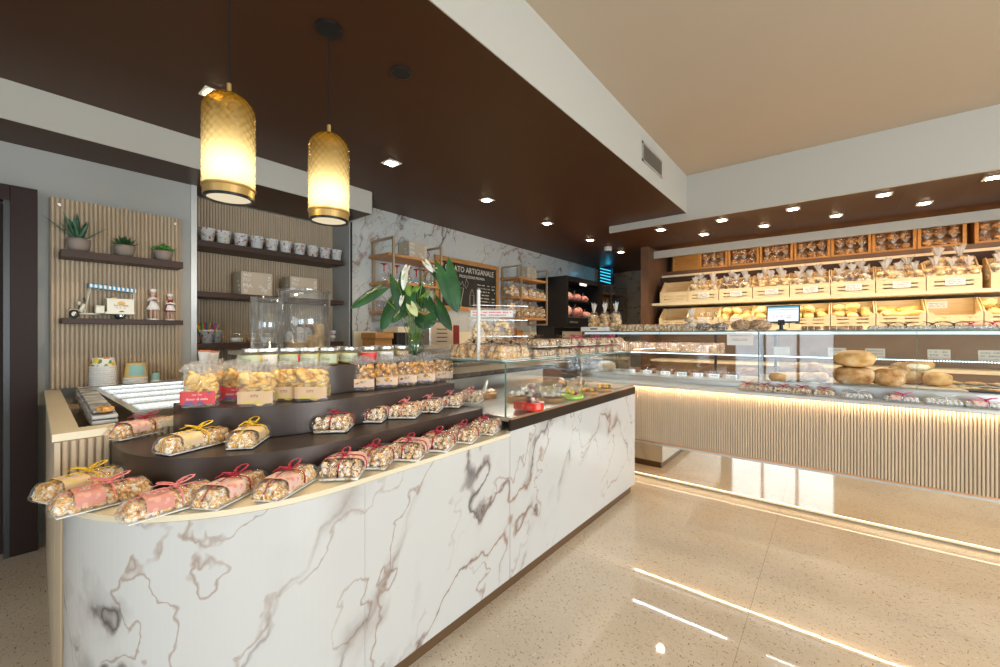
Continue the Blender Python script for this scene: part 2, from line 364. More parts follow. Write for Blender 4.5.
# left wall with the door opening and the niche
g=MB(); g.bx(-4.0,XW,-3.2,-.86,0,ZC).bx(-4.0,XW,-.86,.02,2.10,ZC).bx(-4.0,XW,.02,.935,0,ZC)
g.bx(-4.25,XW,.935,.965,0,ZC).bx(-4.25,XW,2.25,2.272,0,ZC).bx(-4.25,-4.14,.965,2.25,0,ZC).bx(-4.4,-4.0,-3.2,-.86,0,ZC)
struct(g.obj('wall_left',M['grey_paint']))
struct(MB().bx(XW-.2,XW,2.272,YFAR+.1,0,ZC).obj('wall_left_marble',M['marble_wall']))
struct(MB().bx(XW,5.0,YFAR,YFAR+.1,0,ZC).obj('wall_far',M['marble_wall']))
struct(MB().bx(XW,XW+.012,2.262,2.276,0,2.437).obj('trim_4',M['black_metal']))
struct(MB().bx(-2.17,5.0,7.05,7.15,0,ZL).obj('wall_right_back',M['brown_wood']))
# right side and street front: masonry with shop windows
g=MB(); g.bx(5.0,5.1,-3.2,-.3,0,ZU).bx(5.0,5.1,2.9,YFAR+.1,0,ZU).bx(5.0,5.1,-.3,2.9,2.65,ZU).bx(5.0,5.1,-.3,2.9,0,.15)
struct(g.obj('wall_right',M['white_paint']))
g=MB(); g.bx(-4.4,-1.8,-3.3,-3.2,0,ZU).bx(.05,2.5,-3.3,-3.2,0,ZU).bx(4.7,5.1,-3.3,-3.2,0,ZU).bx(-4.4,5.1,-3.3,-3.2,2.55,ZU).bx(-4.4,5.1,-3.3,-3.2,0,.15)
struct(g.obj('wall_front',M['white_paint']))
def window(n,x0,x1,y0,y1,z0,z1,nm):
    f=MB(); d=.05
    if abs(x1-x0)>abs(y1-y0):
        for i in range(nm+1):
            x=x0+(x1-x0)*i/nm; f.bx(x-d/2,x+d/2,y0,y1,z0,z1)
        for z in (z0,z1-d): f.bx(x0,x1,y0,y1,z,z+d)
    else:
        for i in range(nm+1):
            y=y0+(y1-y0)*i/nm; f.bx(x0,x1,y-d/2,y+d/2,z0,z1)
        for z in (z0,z1-d): f.bx(x0,x1,y0,y1,z,z+d)
    o=struct(f.obj('window_%d'%n,M['brown_door']))
    p=MB(); p.bx(x0 if abs(x1-x0)>.2 else (x0+x1)/2,x1 if abs(x1-x0)>.2 else (x0+x1)/2+.006,y0 if abs(y1-y0)>.2 else (y0+y1)/2,y1 if abs(y1-y0)>.2 else (y0+y1)/2+.006,z0,z1)
    p.obj('pane',M['glass'],o)
window(1,-1.8,.05,-3.28,-3.22,.15,2.55,3); window(2,2.5,4.7,-3.28,-3.22,.15,2.55,3); window(3,5.02,5.08,-.3,2.9,.15,2.65,4)
# brown door on the left
d=MB().bx(-3.79,-3.70,.045,.152,0,2.165).bx(-3.79,-3.70,-1.0,.045,2.072,2.165).bx(-3.79,-3.70,-1.0,-.89,0,2.165)
dr=struct(d.obj('door_1',M['brown_door'],bevel=.003))
MB().bx(-3.86,-3.80,-.89,.02,0,2.072).bx(-3.80,-3.796,-.80,-.05,.15,1.02,0).bx(-3.80,-3.796,-.80,-.05,1.06,1.98,0).obj('leaf',M['brown_door'],dr); lf_=dr.children[0]
MB().bx(-3.796,-3.70,.020,.0449,0,2.072).obj('jamb_gap',M['black'],dr)  # shade of the gap beside the frame, put in as a black strip
MB().tube([(-3.80,-.02,1.0),(-3.76,-.02,1.0),(-3.75,-.12,1.0)],.009,8).obj('handle',M['chrome'],lf_)
struct(MB().bx(-3.80,-3.785,.16,.935,0,.07).obj('baseboard_left',M['white_paint']))

# ---------------------------------------------------------------- downlights
M['lamp']=emit('lit_downlight',(1.0,.80,.50),38)
M['led_warm']=emit('warm_led_strip',(1.0,.80,.55),14)
M['led_floor']=emit('floor_led_strip',(1.0,.82,.60),6)
M['led_cool']=emit('cool_led_strip',(.86,.94,1.0),9)
M['white_plastic']=pm('white_plastic',(.78,.77,.74),.4)
dl=thing('ceiling_light','','ceiling light'); dl['category']='ceiling light'
MB().bx(-.058,.058,-.058,.058,-.006,-.0005).obj('frame',M['white_plastic'],dl)
MB().bx(-.036,.036,-.036,.036,-.010,-.0061).obj('lamp',M['lamp'],dl)
K=Kit(dl)
ordw=['first','second','third','fourth','fifth','sixth']
LL=['square downlight in the brown ceiling glimpsed behind the first glass pendant','square downlight in brown ceiling right of the second glass pendant','square downlight in brown ceiling above the inverted wine glasses shelf end','square downlight in brown ceiling above the chalkboard','square downlight in brown ceiling above the shelf of bagged biscuits','square downlight in brown ceiling beside the small white security camera']
for i,y in enumerate((.766,1.955,3.10,4.22,5.36,6.46)):
    K.put((-2.69,y,ZC),0,LL[i],'downlights in a row over the counter')
    lamp('downlight_bulb','SPOT',(-2.69,y,ZC-.02),36 if i<4 else 62,(1,.76,.50),spot_size=2.3,spot_blend=.7,shadow_soft_size=.04)
fr=['leftmost','second from left','middle','fourth from left','rightmost']
for i,x in enumerate((-1.625,-.955,-.308,.37,1.022,1.68,2.33)):
    lb='square downlight in the front row over the bread counter, '+(fr[i] if i<5 else 'beyond the frame')
    if i<5: K.put((x,5.118,ZL),0,lb,'front row of downlights over the bread counter')
    lamp('downlight_bulb','SPOT',(x,5.118,ZL-.02),28,(1,.76,.50),spot_size=2.2,spot_blend=.7,shadow_soft_size=.04)
fr=['leftmost','second from left','third from left','rightmost']
for i,x in enumerate((-1.27,-.62,.035,.70,1.35,2.0)):
    if i<4: K.put((x,5.70,ZL),0,'square downlight in the back row near the shelf pelmet, '+fr[i],'back row of downlights over the bread counter')
    lamp('downlight_bulb','SPOT',(x,5.70,ZL-.02),28,(1,.76,.50),spot_size=2.2,spot_blend=.7,shadow_soft_size=.04)
# speaker rose, vent and camera
t=thing('ceiling_speaker','round black ceiling speaker between the pendants and the first clear downlight','speaker',(-1.718,1.308,ZC))
MB().lathe([(.055,0),(.055,-.006),(.048,-.009),(0,-.009)],28).obj('bezel',M['black'],t)
MB().lathe([(.044,-.0091),(.044,-.011),(0,-.011)],28).obj('grille',M['black_metal'],t)
t=thing('air_vent','grey louvred air vent in the white side of the dropped ceiling','vent',(XS+.006,3.46,2.775))
MB().bx(0,.008,0,.52,0,.018).bx(0,.008,0,.52,.15,.168).bx(0,.008,0,.02,0,.168).bx(0,.008,.50,.52,0,.168).obj('frame',M['alu'],t)
b=MB(); b.bx(.0,.001,.02,.5,.018,.15,1)
for k in range(24): b.bx(.001,.007,.025+k*.02,.031+k*.02,.018,.15)
b.obj('louvre',[M['steel'],M['black']],t)
t=thing('security_camera','small white dome security camera on the brown ceiling','camera',(-2.70,5.98,ZC))
MB().lathe([(.06,0),(.06,-.045),(.05,-.06),(0,-.06)],20).obj('housing',M['white_plastic'],t,smooth=False)
MB().blob((0,0,-.06),(.04,.04,.035),seg=16,rings=10).obj('dome',M['black'],t,smooth=True)

# ---------------------------------------------------------------- pendants
def shade_mat():
    m=bpy.data.materials.new('amber_ribbed_glass'); m.use_nodes=True; nt=m.node_tree; nt.nodes.clear(); N=nt.nodes.new; L=nt.links.new
    o=N('ShaderNodeOutputMaterial'); tr=N('ShaderNodeBsdfTransparent'); g=N('ShaderNodeBsdfGlossy'); g.inputs['Roughness'].default_value=.12; g.inputs[0].default_value=(1,.8,.45,1)
    tl=N('ShaderNodeBsdfTranslucent')
    tc=N('ShaderNodeTexCoord'); sp=N('ShaderNodeSeparateXYZ'); L(tc.outputs['Object'],sp.inputs[0])
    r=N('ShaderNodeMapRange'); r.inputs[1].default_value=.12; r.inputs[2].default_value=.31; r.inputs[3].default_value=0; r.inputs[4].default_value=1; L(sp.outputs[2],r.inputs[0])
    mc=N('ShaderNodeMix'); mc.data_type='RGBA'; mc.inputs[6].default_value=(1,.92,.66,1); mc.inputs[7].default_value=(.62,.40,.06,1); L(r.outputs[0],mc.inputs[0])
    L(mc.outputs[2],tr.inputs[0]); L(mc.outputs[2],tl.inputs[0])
    fr=N('ShaderNodeLayerWeight'); fr.inputs[0].default_value=.35
    m1=N('ShaderNodeMixShader'); m1.inputs[0].default_value=.72; L(tr.outputs[0],m1.inputs[1]); L(tl.outputs[0],m1.inputs[2])
    m2=N('ShaderNodeMixShader'); L(fr.outputs['Facing'],m2.inputs[0]); L(m1.outputs[0],m2.inputs[1]); L(g.outputs[0],m2.inputs[2])
    L(m2.outputs[0],o.inputs[0]); return m
M['shade']=shade_mat(); M['brass']=pm('satin_brass',(.62,.40,.14),.35,metal=.6)
M['pend_core']=emit('glowing_diffuser',(1.0,.80,.42),1.9); M['pend_lens']=emit('lit_pendant_lens',(1.0,.85,.58),.75)
def diamond_shade(mb, R, H0, seg=48, rows=26):
    # straight sided bell with a domed top and a raised diamond pattern
    def prof(v):
        z=H0*v; zd=H0-R*.92
        rr=R if z<zd else R*math.sqrt(max(0,1-((z-zd)/(R*.92))**2)); return rr,z
    def fn(u,v):
        rr,z=prof(v**.8 if v<1 else 1); a=2*PI*u; k=abs(math.sin(9*a+z*100))+abs(math.sin(9*a-z*100))
        rr=max(.012,rr*(1+.03*(k-1))); return (rr*math.cos(a),rr*math.sin(a),z)
    mb.grid(144,64,fn,wrap=True)
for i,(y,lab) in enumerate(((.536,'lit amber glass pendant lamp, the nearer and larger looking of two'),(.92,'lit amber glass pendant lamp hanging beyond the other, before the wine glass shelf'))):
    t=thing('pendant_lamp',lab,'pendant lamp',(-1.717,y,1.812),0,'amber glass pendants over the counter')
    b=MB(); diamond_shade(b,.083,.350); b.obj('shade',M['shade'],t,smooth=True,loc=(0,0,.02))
    MB().lathe([(.079,-.012),(.081,-.012),(.081,.014),(.086,.018),(.086,.024),(.072,.024),(.072,-.012),(.079,-.012)],48,cap=False).obj('ring',M['brass'],t)
    MB().lathe([(.070,-.02),(.080,-.02),(.080,-.0121),(.070,-.0121),(.070,-.02)],48,cap=False).obj('lower_rim',M['black'],t)
    MB().lathe([(.0705,-.014),(.0705,-.010),(0,-.010)],40).obj('lens',M['pend_lens'],t)
    MB().lathe([(.008,.362),(.008,.405),(.003,.408)],12).obj('socket',M['brass'],t)
    MB().tube([(0,0,.407),(0,0,ZC-1.812)],.0028,6).obj('cord',M['black'],t)
    MB().lathe([(.055,ZC-1.812-.0005),(.055,ZC-1.812-.012),(.0,ZC-1.812-.012)],32).obj('canopy',M['black'],t)
    lamp('pendant_bulb','POINT',(-1.717,y,1.812+.085),1.35,(1,.80,.46),shadow_soft_size=.035)
    lamp('pendant_downlight','SPOT',(-1.717,y,1.78),12,(1,.78,.50),spot_size=2.2,spot_blend=.8,shadow_soft_size=.06)

# ---------------------------------------------------------------- fluted boards
def flutes_x(b, x0, x1, yf, z0, z1, pitch, m=0, depth=.011):      # standing slats on a face looking to -Y
    n=int((x1-x0)/pitch)
    for k in range(n):
        x=x0+(k+.5)*pitch; w=pitch*.36
        b.prism([(x-w,yf+depth),(x-w,yf+depth*.35),(x-w*.55,yf),(x+w*.55,yf),(x+w,yf+depth*.35),(x+w,yf+depth)],z0,z1,m)
def flutes_y(b, y0, y1, xf, z0, z1, pitch, m=0, depth=.011):      # on a face looking to +X
    n=int((y1-y0)/pitch)
    for k in range(n):
        y=y0+(k+.5)*pitch; w=pitch*.36
        b.prism([(xf-depth,y-w),(xf-depth*.35,y-w),(xf,y-w*.55),(xf,y+w*.55),(xf-depth*.35,y+w),(xf-depth,y+w)],z0,z1,m)
PY0,PY1=.205,.862
t=thing('fluted_wall_panel','pale fluted wood panel on standoffs behind the two plant shelves','wall panel',(0,0,0))
b=MB(); flutes_y(b,PY0,PY1,-3.752,.955,2.15,.0213); b.bx(-3.778,-3.763,PY0,PY1,.955,2.15,1); b.obj('slat_face',[M['oak_slat'],M['slat_back']],t)
for k,(y,z) in enumerate(((.243,2.105),(.822,2.105))):
    MB().lathe([(.011,-.03),(.011,.010),(.009,.013),(0,.013)],16,M=T(-3.752,y,z,ry=PI/2)).obj('standoff',M['chrome'],t)
b=MB()
for a in range(9): b.tube([(-3.765,.555+.012*math.cos(a+q*.5),2.158+.012*math.sin(a*1.3+q*.5)) for q in range(4)],.0008,4)
tag(b.obj('wire_ornament',M['copper']),'tiny copper wire ornament on the top edge of fluted panel','ornament')
b=MB(); flutes_y(b,.968,2.247,-4.112,.9,2.44,.0213); b.bx(-4.14,-4.123,.966,2.249,.9,2.44,1)
tag(b.obj('niche_back_panel',[M['oak_slat'],M['slat_back']]),'fluted wood back of the recessed niche with three dark shelves','wall panel')
struct(MB().bx(-3.81,-3.79,.930,.967,.0,2.437).obj('trim_5',M['alu']))

def wall_shelf(label,x0,x1,y0,y1,z0,z1):
    t=tag(MB().bx(x0,x1,y0,y1,z0,z1).obj('wall_shelf',M['brown'],bevel=.002),label,'shelf'); return t
wall_shelf('dark brown shelf holding three potted succulents',-3.752,-3.60,.240,.838,1.766,1.812)
wall_shelf('dark brown shelf under the toy scooter van and figurines',-3.752,-3.60,.243,.838,1.362,1.395)
wall_shelf('top niche shelf with a row of small white buckets',-4.112,-3.82,.967,2.20,1.988,2.034)
wall_shelf('middle niche shelf carrying two printed cartons',-4.112,-3.82,.967,2.20,1.590,1.632)
wall_shelf('lowest niche shelf with straws and glass jars',-4.112,-3.82,.967,2.20,1.180,1.222)

# ---------------------------------------------------------------- front counter
XF0=-1.26
def outline(off=0.0, x_in=-1.95, y_end=3.31, y_str=.72, x_c=-1.80, y0=.125):
    """plan of the rounded near end then straight run"""
    rx=(XF0-off)-x_c; ry=y_str-(y0+off); P=[]
    for k in range(41):
        a=-PI/2+PI/2*k/40; P.append((x_c+rx*math.cos(a),y_str+ry*math.sin(a)))
    return P
P=outline()
t=thing('marble_counter','long counter faced in veined white marble with a rounded near end','counter')
front=P+[(XF0,1.63),(XF0,3.31)]
inner=outline(.03)+[(XF0-.03,1.63),(XF0-.03,3.28)]
b=MB()
def wall_strip(b, outer, inn, z0, z1, m=0):
    n=len(outer); vs=[(p[0],p[1],z0) for p in outer]+[(p[0],p[1],z1) for p in outer]+[(p[0],p[1],z0) for p in inn]+[(p[0],p[1],z1) for p in inn]; fs=[]
    for i in range(n-1):
        fs+=[(i,i+1,n+i+1,n+i),(2*n+i+1,2*n+i,3*n+i,3*n+i+1),(n+i,n+i+1,3*n+i+1,3*n+i),(i+1,i,2*n+i,2*n+i+1)]
    fs+=[(0,n,3*n,2*n),(n-1,2*n+n-1,3*n+n-1,2*n-1)]
    b.add(vs,fs,m)
wall_strip(b,P+[(XF0,1.628)],outline(.03)+[(XF0-.03,1.628)],.065,.780)
wall_strip(b,[(XF0,1.632),(XF0,3.31)],[(XF0-.03,1.632),(XF0-.03,3.31)],.065,.806)
b.bx(-2.1,XF0-.03,3.28,3.31,.065,.806)
b.obj('marble_front',M['marble'],t)
b=MB(); Q=outline(.022); b.prism([(-1.82,.147)]+Q+[(XF0-.022,3.28),(-2.1,3.28),(-2.1,.15)],0,.066); b.obj('plinth',M['copper'] if 0 else pm('bronze_plinth',(.16,.09,.045),.35,metal=.3),t)
b=MB(); b.prism(outline(.03)+[(XF0-.03,1.62),(-2.05,1.62),(-2.05,.155)],.067,.775); b.bx(-2.05,XF0-.035,1.63,3.27,.067,.80); b.obj('carcass',M['cream'],t)
Q=outline(-.004); b=MB(); b.prism(Q+[(XF0+.004,1.628),(-2.06,1.628),(-2.06,.121)],.781,.800); b.obj('worktop',M['cream'],t,bevel=.003)
b=MB()
for y in (.80,1.40,2.2): pass
b.bx(XF0-.001,XF0+.0006,.805,.8065,.07,.775).obj('panel_joint',M['alu'],t)
MB().bx(XF0-.001,XF0+.0006,1.6285,1.6300,.07,.775).obj('panel_joint',M['alu'],t)
# pale timber end with ledge
t=thing('timber_end_unit','pale timber end of the counter with a raised ledge and fluted side','counter end')
b=MB(); b.prism([(-3.74,.186),(-2.06,.122),(-2.06,.136),(-3.74,.235)],0,.925).obj('end_panel',M['oak'],t)
b=MB(); b.prism([(-3.74,.180),(-2.075,.117),(-2.075,1.9),(-2.165,1.9),(-2.165,.190),(-3.74,.246)],.926,.953); b.obj('ledge',M['cream'],t,bevel=.002)
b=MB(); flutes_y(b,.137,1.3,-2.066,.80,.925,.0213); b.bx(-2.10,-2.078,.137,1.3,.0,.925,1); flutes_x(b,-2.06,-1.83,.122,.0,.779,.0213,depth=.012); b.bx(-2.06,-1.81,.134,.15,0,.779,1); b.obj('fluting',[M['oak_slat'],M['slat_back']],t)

# tiered riser, three steps in bronze laminate
def tier(x_str,y_str,x_c,y0,y1,xb,z0,z1,nm,lab):
    P=[]
    rx=x_str-x_c; ry=y_str-y0
    for k in range(41):
        a=-PI/2+PI/2*k/40; P.append((x_c+rx*math.cos(a),y_str+ry*math.sin(a)))
    P+=[(x_str-.03,y1),(xb,y1),(xb,y0)]
    return MB().prism(P,z0,z1).obj(nm,M['bronze'],bevel=.0015)
lt=tier(-1.405,.82,-1.88,.262,1.62,-2.03,.801,.905,'display_riser','')
tag(lt,'lowest and widest curved bronze display step, on the cream worktop','display step')
t2=tier(-1.595,.95,-1.95,.440,1.60,-2.03,.906,1.025,'display_riser',''); tag(t2,'middle curved bronze display step carrying the cookie and cereal bags','display step')
t3=tier(-1.755,1.0,-1.93,.74,1.60,-2.03,1.026,1.152,'display_riser',''); tag(t3,'topmost bronze display step, under the row of glass jars','display step')

# pastry display case on the counter
CX0,CX1,CY0,CY1,CZ=-1.76,-1.295,1.635,3.30,1.155
t=thing('pastry_display_case','glass pastry case on the marble counter, dark trim, cakes inside','display case')
MB().bx(-1.272,XF0+.003,1.632,3.312,.807,.862).obj('dark_trim',pm('near_black_trim',(.028,.018,.012),.5,spec=.2),t,bevel=.001)
MB().bx(-2.0,-1.264,1.646,3.308,.850,.872).obj('steel_deck',M['steel'],t)
MB().bx(-1.2635,XF0+.002,1.64,3.3,.8625,.868).obj('trim_highlight',M['copper'],t)
b=MB(); b.bx(CX1,CX1+.006,CY0,2.46,.873,CZ-.008).bx(CX1,CX1+.006,2.463,CY1,.873,CZ-.008); b.obj('front_glass',M['glass'],t)
MB().bx(CX0,CX1-.001,CY0,CY0+.006,.873,CZ-.008).obj('end_glass',M['glass'],t)
MB().bx(CX0,CX1-.001,CY1-.006,CY1,.873,CZ-.008).obj('end_glass',M['glass'],t)
MB().bx(CX0,CX1+.008,CY0-.002,CY1,CZ-.0075,CZ).obj('top_glass',M['glass'],t)
b=MB(); e=.0035
b.bx(CX1+.0081,CX1+.0085,CY0,CY1,CZ-.0078,CZ).bx(CX0,CX1+.0081,CY0-.0035,CY0-.0025,CZ-.0078,CZ).bx(CX1-.001,CX1+.007,CY0-.003,CY0-.0015,.873,CZ-.008).bx(CX1+.0065,CX1+.0075,CY0-.002,CY0+.001,.873,CZ-.008)
b.obj('glass_edge',M['glass_edge'],t)
MB().bx(CX1-.012,CX1-.001,2.455,2.468,.873,CZ-.009).obj('clamp',M['chrome'],t)
b=MB().bx(CX0-.03,CX0-.005,CY0,CY0+.03,.873,CZ).bx(CX0-.03,CX0-.005,CY1-.03,CY1,.873,CZ).bx(CX0-.03,CX0-.005,CY0,CY1,CZ-.03,CZ-.009); b.obj('rear_frame',M['black'],t)
MB().bx(-2.15,-1.80,1.635,3.25,1.03,1.05).obj('rear_shelf',M['steel'],t)
MB().bx(-1.80,-1.79,1.635,3.25,1.02,1.052).obj('shelf_edge',M['black'],t)
MB().bx(-2.15,-2.12,1.635,3.25,0,1.03).obj('rear_panel',M['steel'],t)

lamp('pastry_case_fill','AREA',(-1.745,2.46,1.12),3.5,(1,.90,.78),(0,math.radians(-25),0),shape='RECTANGLE',size=.02,size_y=1.5)  # added fill lamp to brighten the cakes; the case shows no light of its own
# ---------------------------------------------------------------- bread counter across the back
BX0,BX1=-2.02,3.2; YB=3.66
M['kick']=pm('polished_steel_kick_plate',(.93,.86,.76),.035,metal=1,var=.05,scale=3)
t=thing('bread_counter','long bread counter with fluted wood front and warm light strip','counter')
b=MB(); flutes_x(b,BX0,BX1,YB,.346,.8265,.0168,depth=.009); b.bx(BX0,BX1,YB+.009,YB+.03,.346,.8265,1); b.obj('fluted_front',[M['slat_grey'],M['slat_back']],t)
MB().bx(BX0,BX1,YB+.0,YB+.03,.334,.3455).obj('copper_strip',M['copper'],t)
MB().bx(BX0,BX1,YB+.002,YB+.03,.318,.3335).obj('grey_strip',M['alu'],t)
MB().bx(BX0,BX1,YB+.004,YB+.03,.045,.3175).obj('kick_plate',M['kick'],t)
MB().bx(BX0,BX1,YB+.004,YB+.007,.0428,.0448).obj('floor_light_strip',M['led_floor'],t)
MB().bx(BX0,BX1,YB+.031,4.50,.02,.836).bx(BX0+.02,BX1,YB+.08,4.45,0,.0199).obj('body',M['cream'],t)
MB().bx(BX0,BX1,3.60,3.86,.836,.857).obj('ledge',M['alu'],t,bevel=.002)
MB().bx(BX0,BX1,YB-.018,YB-.013,.832,.8355).obj('light_strip',M['led_warm'],t)
lamp('counter_led','AREA',(.59,YB-.016,.8315),9,(1,.72,.42),(0,0,0),shape='RECTANGLE',size=5.1,size_y=.004)
lamp('kick_led','AREA',(.59,YB+.006,.0405),.5,(1,.76,.48),(0,0,0),shape='RECTANGLE',size=5.1,size_y=.002)
GY,GB,GZ,DZ,SZ=3.87,4.50,1.325,.925,1.125
joints=[BX0,-1.24,-.458,.441,1.35,BX1]
M['bar']=pm('pale_alu',(.75,.82,.84),.3,emis=(.75,.88,1),es=.5)
for n,(a,c2,lb,DZ) in enumerate(((BX0,-.460,'left glass case on the bread counter, sliced loaves inside',.900),(-.457,BX1,'right glass case on the bread counter with large round loaves',.925))):
    t=thing('bread_display_case',lb,'display case')
    MB().bx(a,c2,GY-.01,GB,.8575,DZ-.006).obj('base',M['steel'],t)
    MB().bx(a,c2,GY,GB,DZ-.0055,DZ).obj('deck',M['alu'],t)
    js=[j for j in joints if a-.01<=j<=c2+.01]; js[0]=a; js[-1]=c2
    for p,q in zip(js[:-1],js[1:]): MB().bx(p+.001,q-.001,GY,GY+.006,DZ+.001,GZ-.009).obj('front_pane',M['glass'],t)
    for x in (a,c2-.006): MB().bx(x,x+.006,GY+.007,GB,DZ+.001,GZ-.009).obj('side_pane',M['glass'],t)
    MB().bx(a,c2,GY-.004,GB,GZ-.0085,GZ).obj('top_pane',M['glass'],t)
    e=MB().bx(a,c2,GY-.0055,GY-.0045,GZ-.007,GZ).bx(a,c2,4.019,4.02,SZ-.006,SZ)
    for j in js: e.bx(j-.001 if j!=c2 else j-.002,j+.001 if j!=c2 else j,GY-.001,GY+.002,DZ+.001,GZ-.009)
    e.obj('pane_edge',M['glass_edge'],t)
    MB().bx(a+.01,c2-.01,4.021,4.44,SZ-.007,SZ).obj('glass_shelf',M['glass'],t)
    MB().bx(a+.01,c2-.01,GY+.012,GY+.03,GZ-.030,GZ-.01).obj('top_light_bar',M['bar'],t)
    e=MB(); k=a+.02
    while k<c2-.02: e.bx(k,k+.005,4.022,4.026,SZ-.013,SZ-.0075); k+=.014
    tag(e.obj('shelf_lights',M['led_cool'],t),kind='stuff')
    lamp('case_led','AREA',((a+c2)/2,GY+.035,GZ-.035),5,(.86,.93,1),(math.radians(12),0,0),shape='RECTANGLE',size=(c2-a)-.1,size_y=.015)
    for x in ((a+.10,-.9) if n==0 else (a+.05,1.2,2.6)):
        MB().bx(x,x+.02,GB-.04,GB-.015,DZ+.001,GZ-.01).obj('rear_post',M['black_metal'],t)
    MB().bx(a,c2,GB-.04,GB-.005,GZ-.030,GZ-.0095).obj('rear_rail',M['alu'],t)

# ---------------------------------------------------------------- wall of shelving for bread
t=thing('bread_shelving','tall dark brown shelving wall holding rows of wooden crates','shelving')
MB().bx(-2.19,-2.07,5.99,7.04,0,ZL-.001).obj('side_panel',M['brown_wood'],t)
MB().bx(-2.07,4.9,7.00,7.04,0,ZL-.001).obj('back_panel',M['brown_wood'],t)
MB().bx(-2.07,4.9,6.20,6.24,2.425,2.53).obj('pelmet',M['white_paint'],t)
MB().bx(-2.07,4.9,6.58,7.0,2.165,2.206).obj('shelf',M['cream'],t)
MB().bx(-2.07,4.9,6.12,7.0,1.712,1.748).obj('shelf',M['cream'],t)
MB().bx(-2.07,4.9,6.08,7.0,1.345,1.374).obj('shelf',M['cream'],t)
MB().bx(-2.07,4.9,6.74,7.0,2.2065,2.285).obj('riser',M['brown_wood'],t)
MB().bx(-2.07,4.9,6.50,6.52,1.749,2.164).obj('upper_backing',M['brown'],t)
MB().bx(-2.07,4.9,6.52,6.54,.92,1.344).obj('lower_backing',M['mid_brown'],t)
MB().bx(-2.07,4.9,6.06,6.53,.90,.93).obj('rear_worktop',M['cream'],t)
b=MB().bx(-2.07,4.9,6.12,6.53,0,.899)
b.obj('base_cabinet',M['mid_brown'],t)
MB().bx(-1.9,4.8,6.245,6.255,2.43,2.44).obj('pelmet_light',M['led_warm'],t)
lamp('pelmet_led','AREA',(1.2,6.30,2.45),9,(1,.50,.14),(math.radians(40),0,0),shape='RECTANGLE',size=5.6,size_y=.03)
lamp('shelf_led','AREA',(1.2,6.62,2.155),8,(1,.76,.45),(math.radians(-25),0,0),shape='RECTANGLE',size=5.6,size_y=.03)
lamp('shelf_led','AREA',(1.2,6.14,1.705),8,(1,.80,.50),(math.radians(25),0,0),shape='RECTANGLE',size=5.6,size_y=.03)

# ================================================================ wrapped biscuit packs
GOLD=(.62,.33,.09); SUG=(.86,.82,.74)
M['biscuit']=multi('sugared_biscuit',[(.36,(.42,.16,.03)),(.44,(.85,.42,.09)),(.53,(.95,.62,.22)),(.60,(1,.96,.88))],scale=75,detail=4,bump=.8,dist=1.2)
M['biscuit_choc']=multi('chocolate_drizzled_biscuit',[(.40,(.07,.025,.01)),(.43,(.80,.38,.08)),(.51,(.95,.60,.20)),(.57,(1,.96,.90))],scale=85,detail=4,bump=.8,dist=1.2)
M['nougat']=multi('white_nougat',[(.35,(.45,.25,.10)),(.43,(.86,.82,.74)),(.7,(.93,.91,.86))],scale=40,bump=.4)
M['cookie']=multi('golden_cookie',[(.3,(.70,.32,.05)),(.5,(.88,.55,.13)),(.7,(.92,.72,.34))],scale=26,bump=.3)
M['granola']=multi('caramel_cereal',[(.34,(.20,.08,.02)),(.45,(.58,.26,.06)),(.57,(.78,.44,.14)),(.70,(.90,.68,.36))],scale=60,bump=.7)
M['card_tray']=pm('white_card_tray',(.86,.84,.80),.5)
def dotted(name,base,dot,sc=45,thr=.34):
    m,nt,b=new(name); b.inputs['Roughness'].default_value=.55; N=nt.nodes.new; L=nt.links.new
    tc=N('ShaderNodeTexCoord'); v=N('ShaderNodeTexVoronoi'); v.inputs['Scale'].default_value=sc; L(tc.outputs['Object'],v.inputs['Vector'])
    r=N('ShaderNodeMapRange'); r.inputs[1].default_value=thr; r.inputs[2].default_value=thr+.04; L(v.outputs['Distance'],r.inputs[0])
    mx=N('ShaderNodeMix'); mx.data_type='RGBA'; mx.inputs[6].default_value=rgb(dot); mx.inputs[7].default_value=rgb(base); L(r.outputs[0],mx.inputs[0]); L(mx.outputs[2],b.inputs['Base Color']); return m
BAND={'tan':dotted('tan_paper_band',(.78,.57,.34),(.74,.58,.18)),'terra':dotted('terracotta_paper_band',(.72,.30,.23),(.80,.42,.32)),
      'pink':dotted('pale_pink_paper_band',(.84,.56,.46),(.78,.32,.28)),'red':dotted('red_paper_label',(.70,.07,.08),(.20,.12,.28),28),'kraft':dotted('kraft_paper_label',(.70,.47,.28),(.66,.52,.12),28),
      'cream':dotted('kraft_lilac_label',(.74,.54,.38),(.50,.36,.50),28)}
RIB={'yellow':pm('yellow_ribbon',(.88,.55,.03),.4,sheen=.3),'pink':pm('pink_ribbon',(.85,.27,.25),.4),'red':pm('crimson_ribbon',(.42,.015,.045),.35),'brown':pm('brown_cord',(.07,.03,.02),.5),'magenta':pm('magenta_ribbon',(.75,.02,.16),.35)}
def sec(W,H,a):      # rounded box cross-section, a in 0..2pi, base flat at z=0
    cy=math.copysign(abs(math.cos(a))**.55,math.cos(a)); sz=math.copysign(abs(math.sin(a))**.6,math.sin(a))
    return W/2*cy, H*.5+H*.5*sz
def bow(b, c, s, flat=.35, w=.0035, tails=True, rz=0):
    for sg in (-1,1):
        P=[]
        for k in range(9):
            q=k/8; ang=2*PI*q
            P.append((c[0]+sg*s*.55*(1-math.cos(ang))/2*1.6, c[1]+s*.30*math.sin(ang), c[2]+s*.38*math.sin(PI*q)))
        b.tube(P,w,4,flat=flat)
        if tails: b.tube([(c[0],c[1],c[2]),(c[0]+sg*s*.5,c[1]+s*.35,c[2]+s*.22),(c[0]+sg*s*.95,c[1]+s*.55,c[2]+s*.08)],[w,w*.9,w*.6],4,flat=flat)
    b.blob(c,w*1.7,seg=6,rings=4)
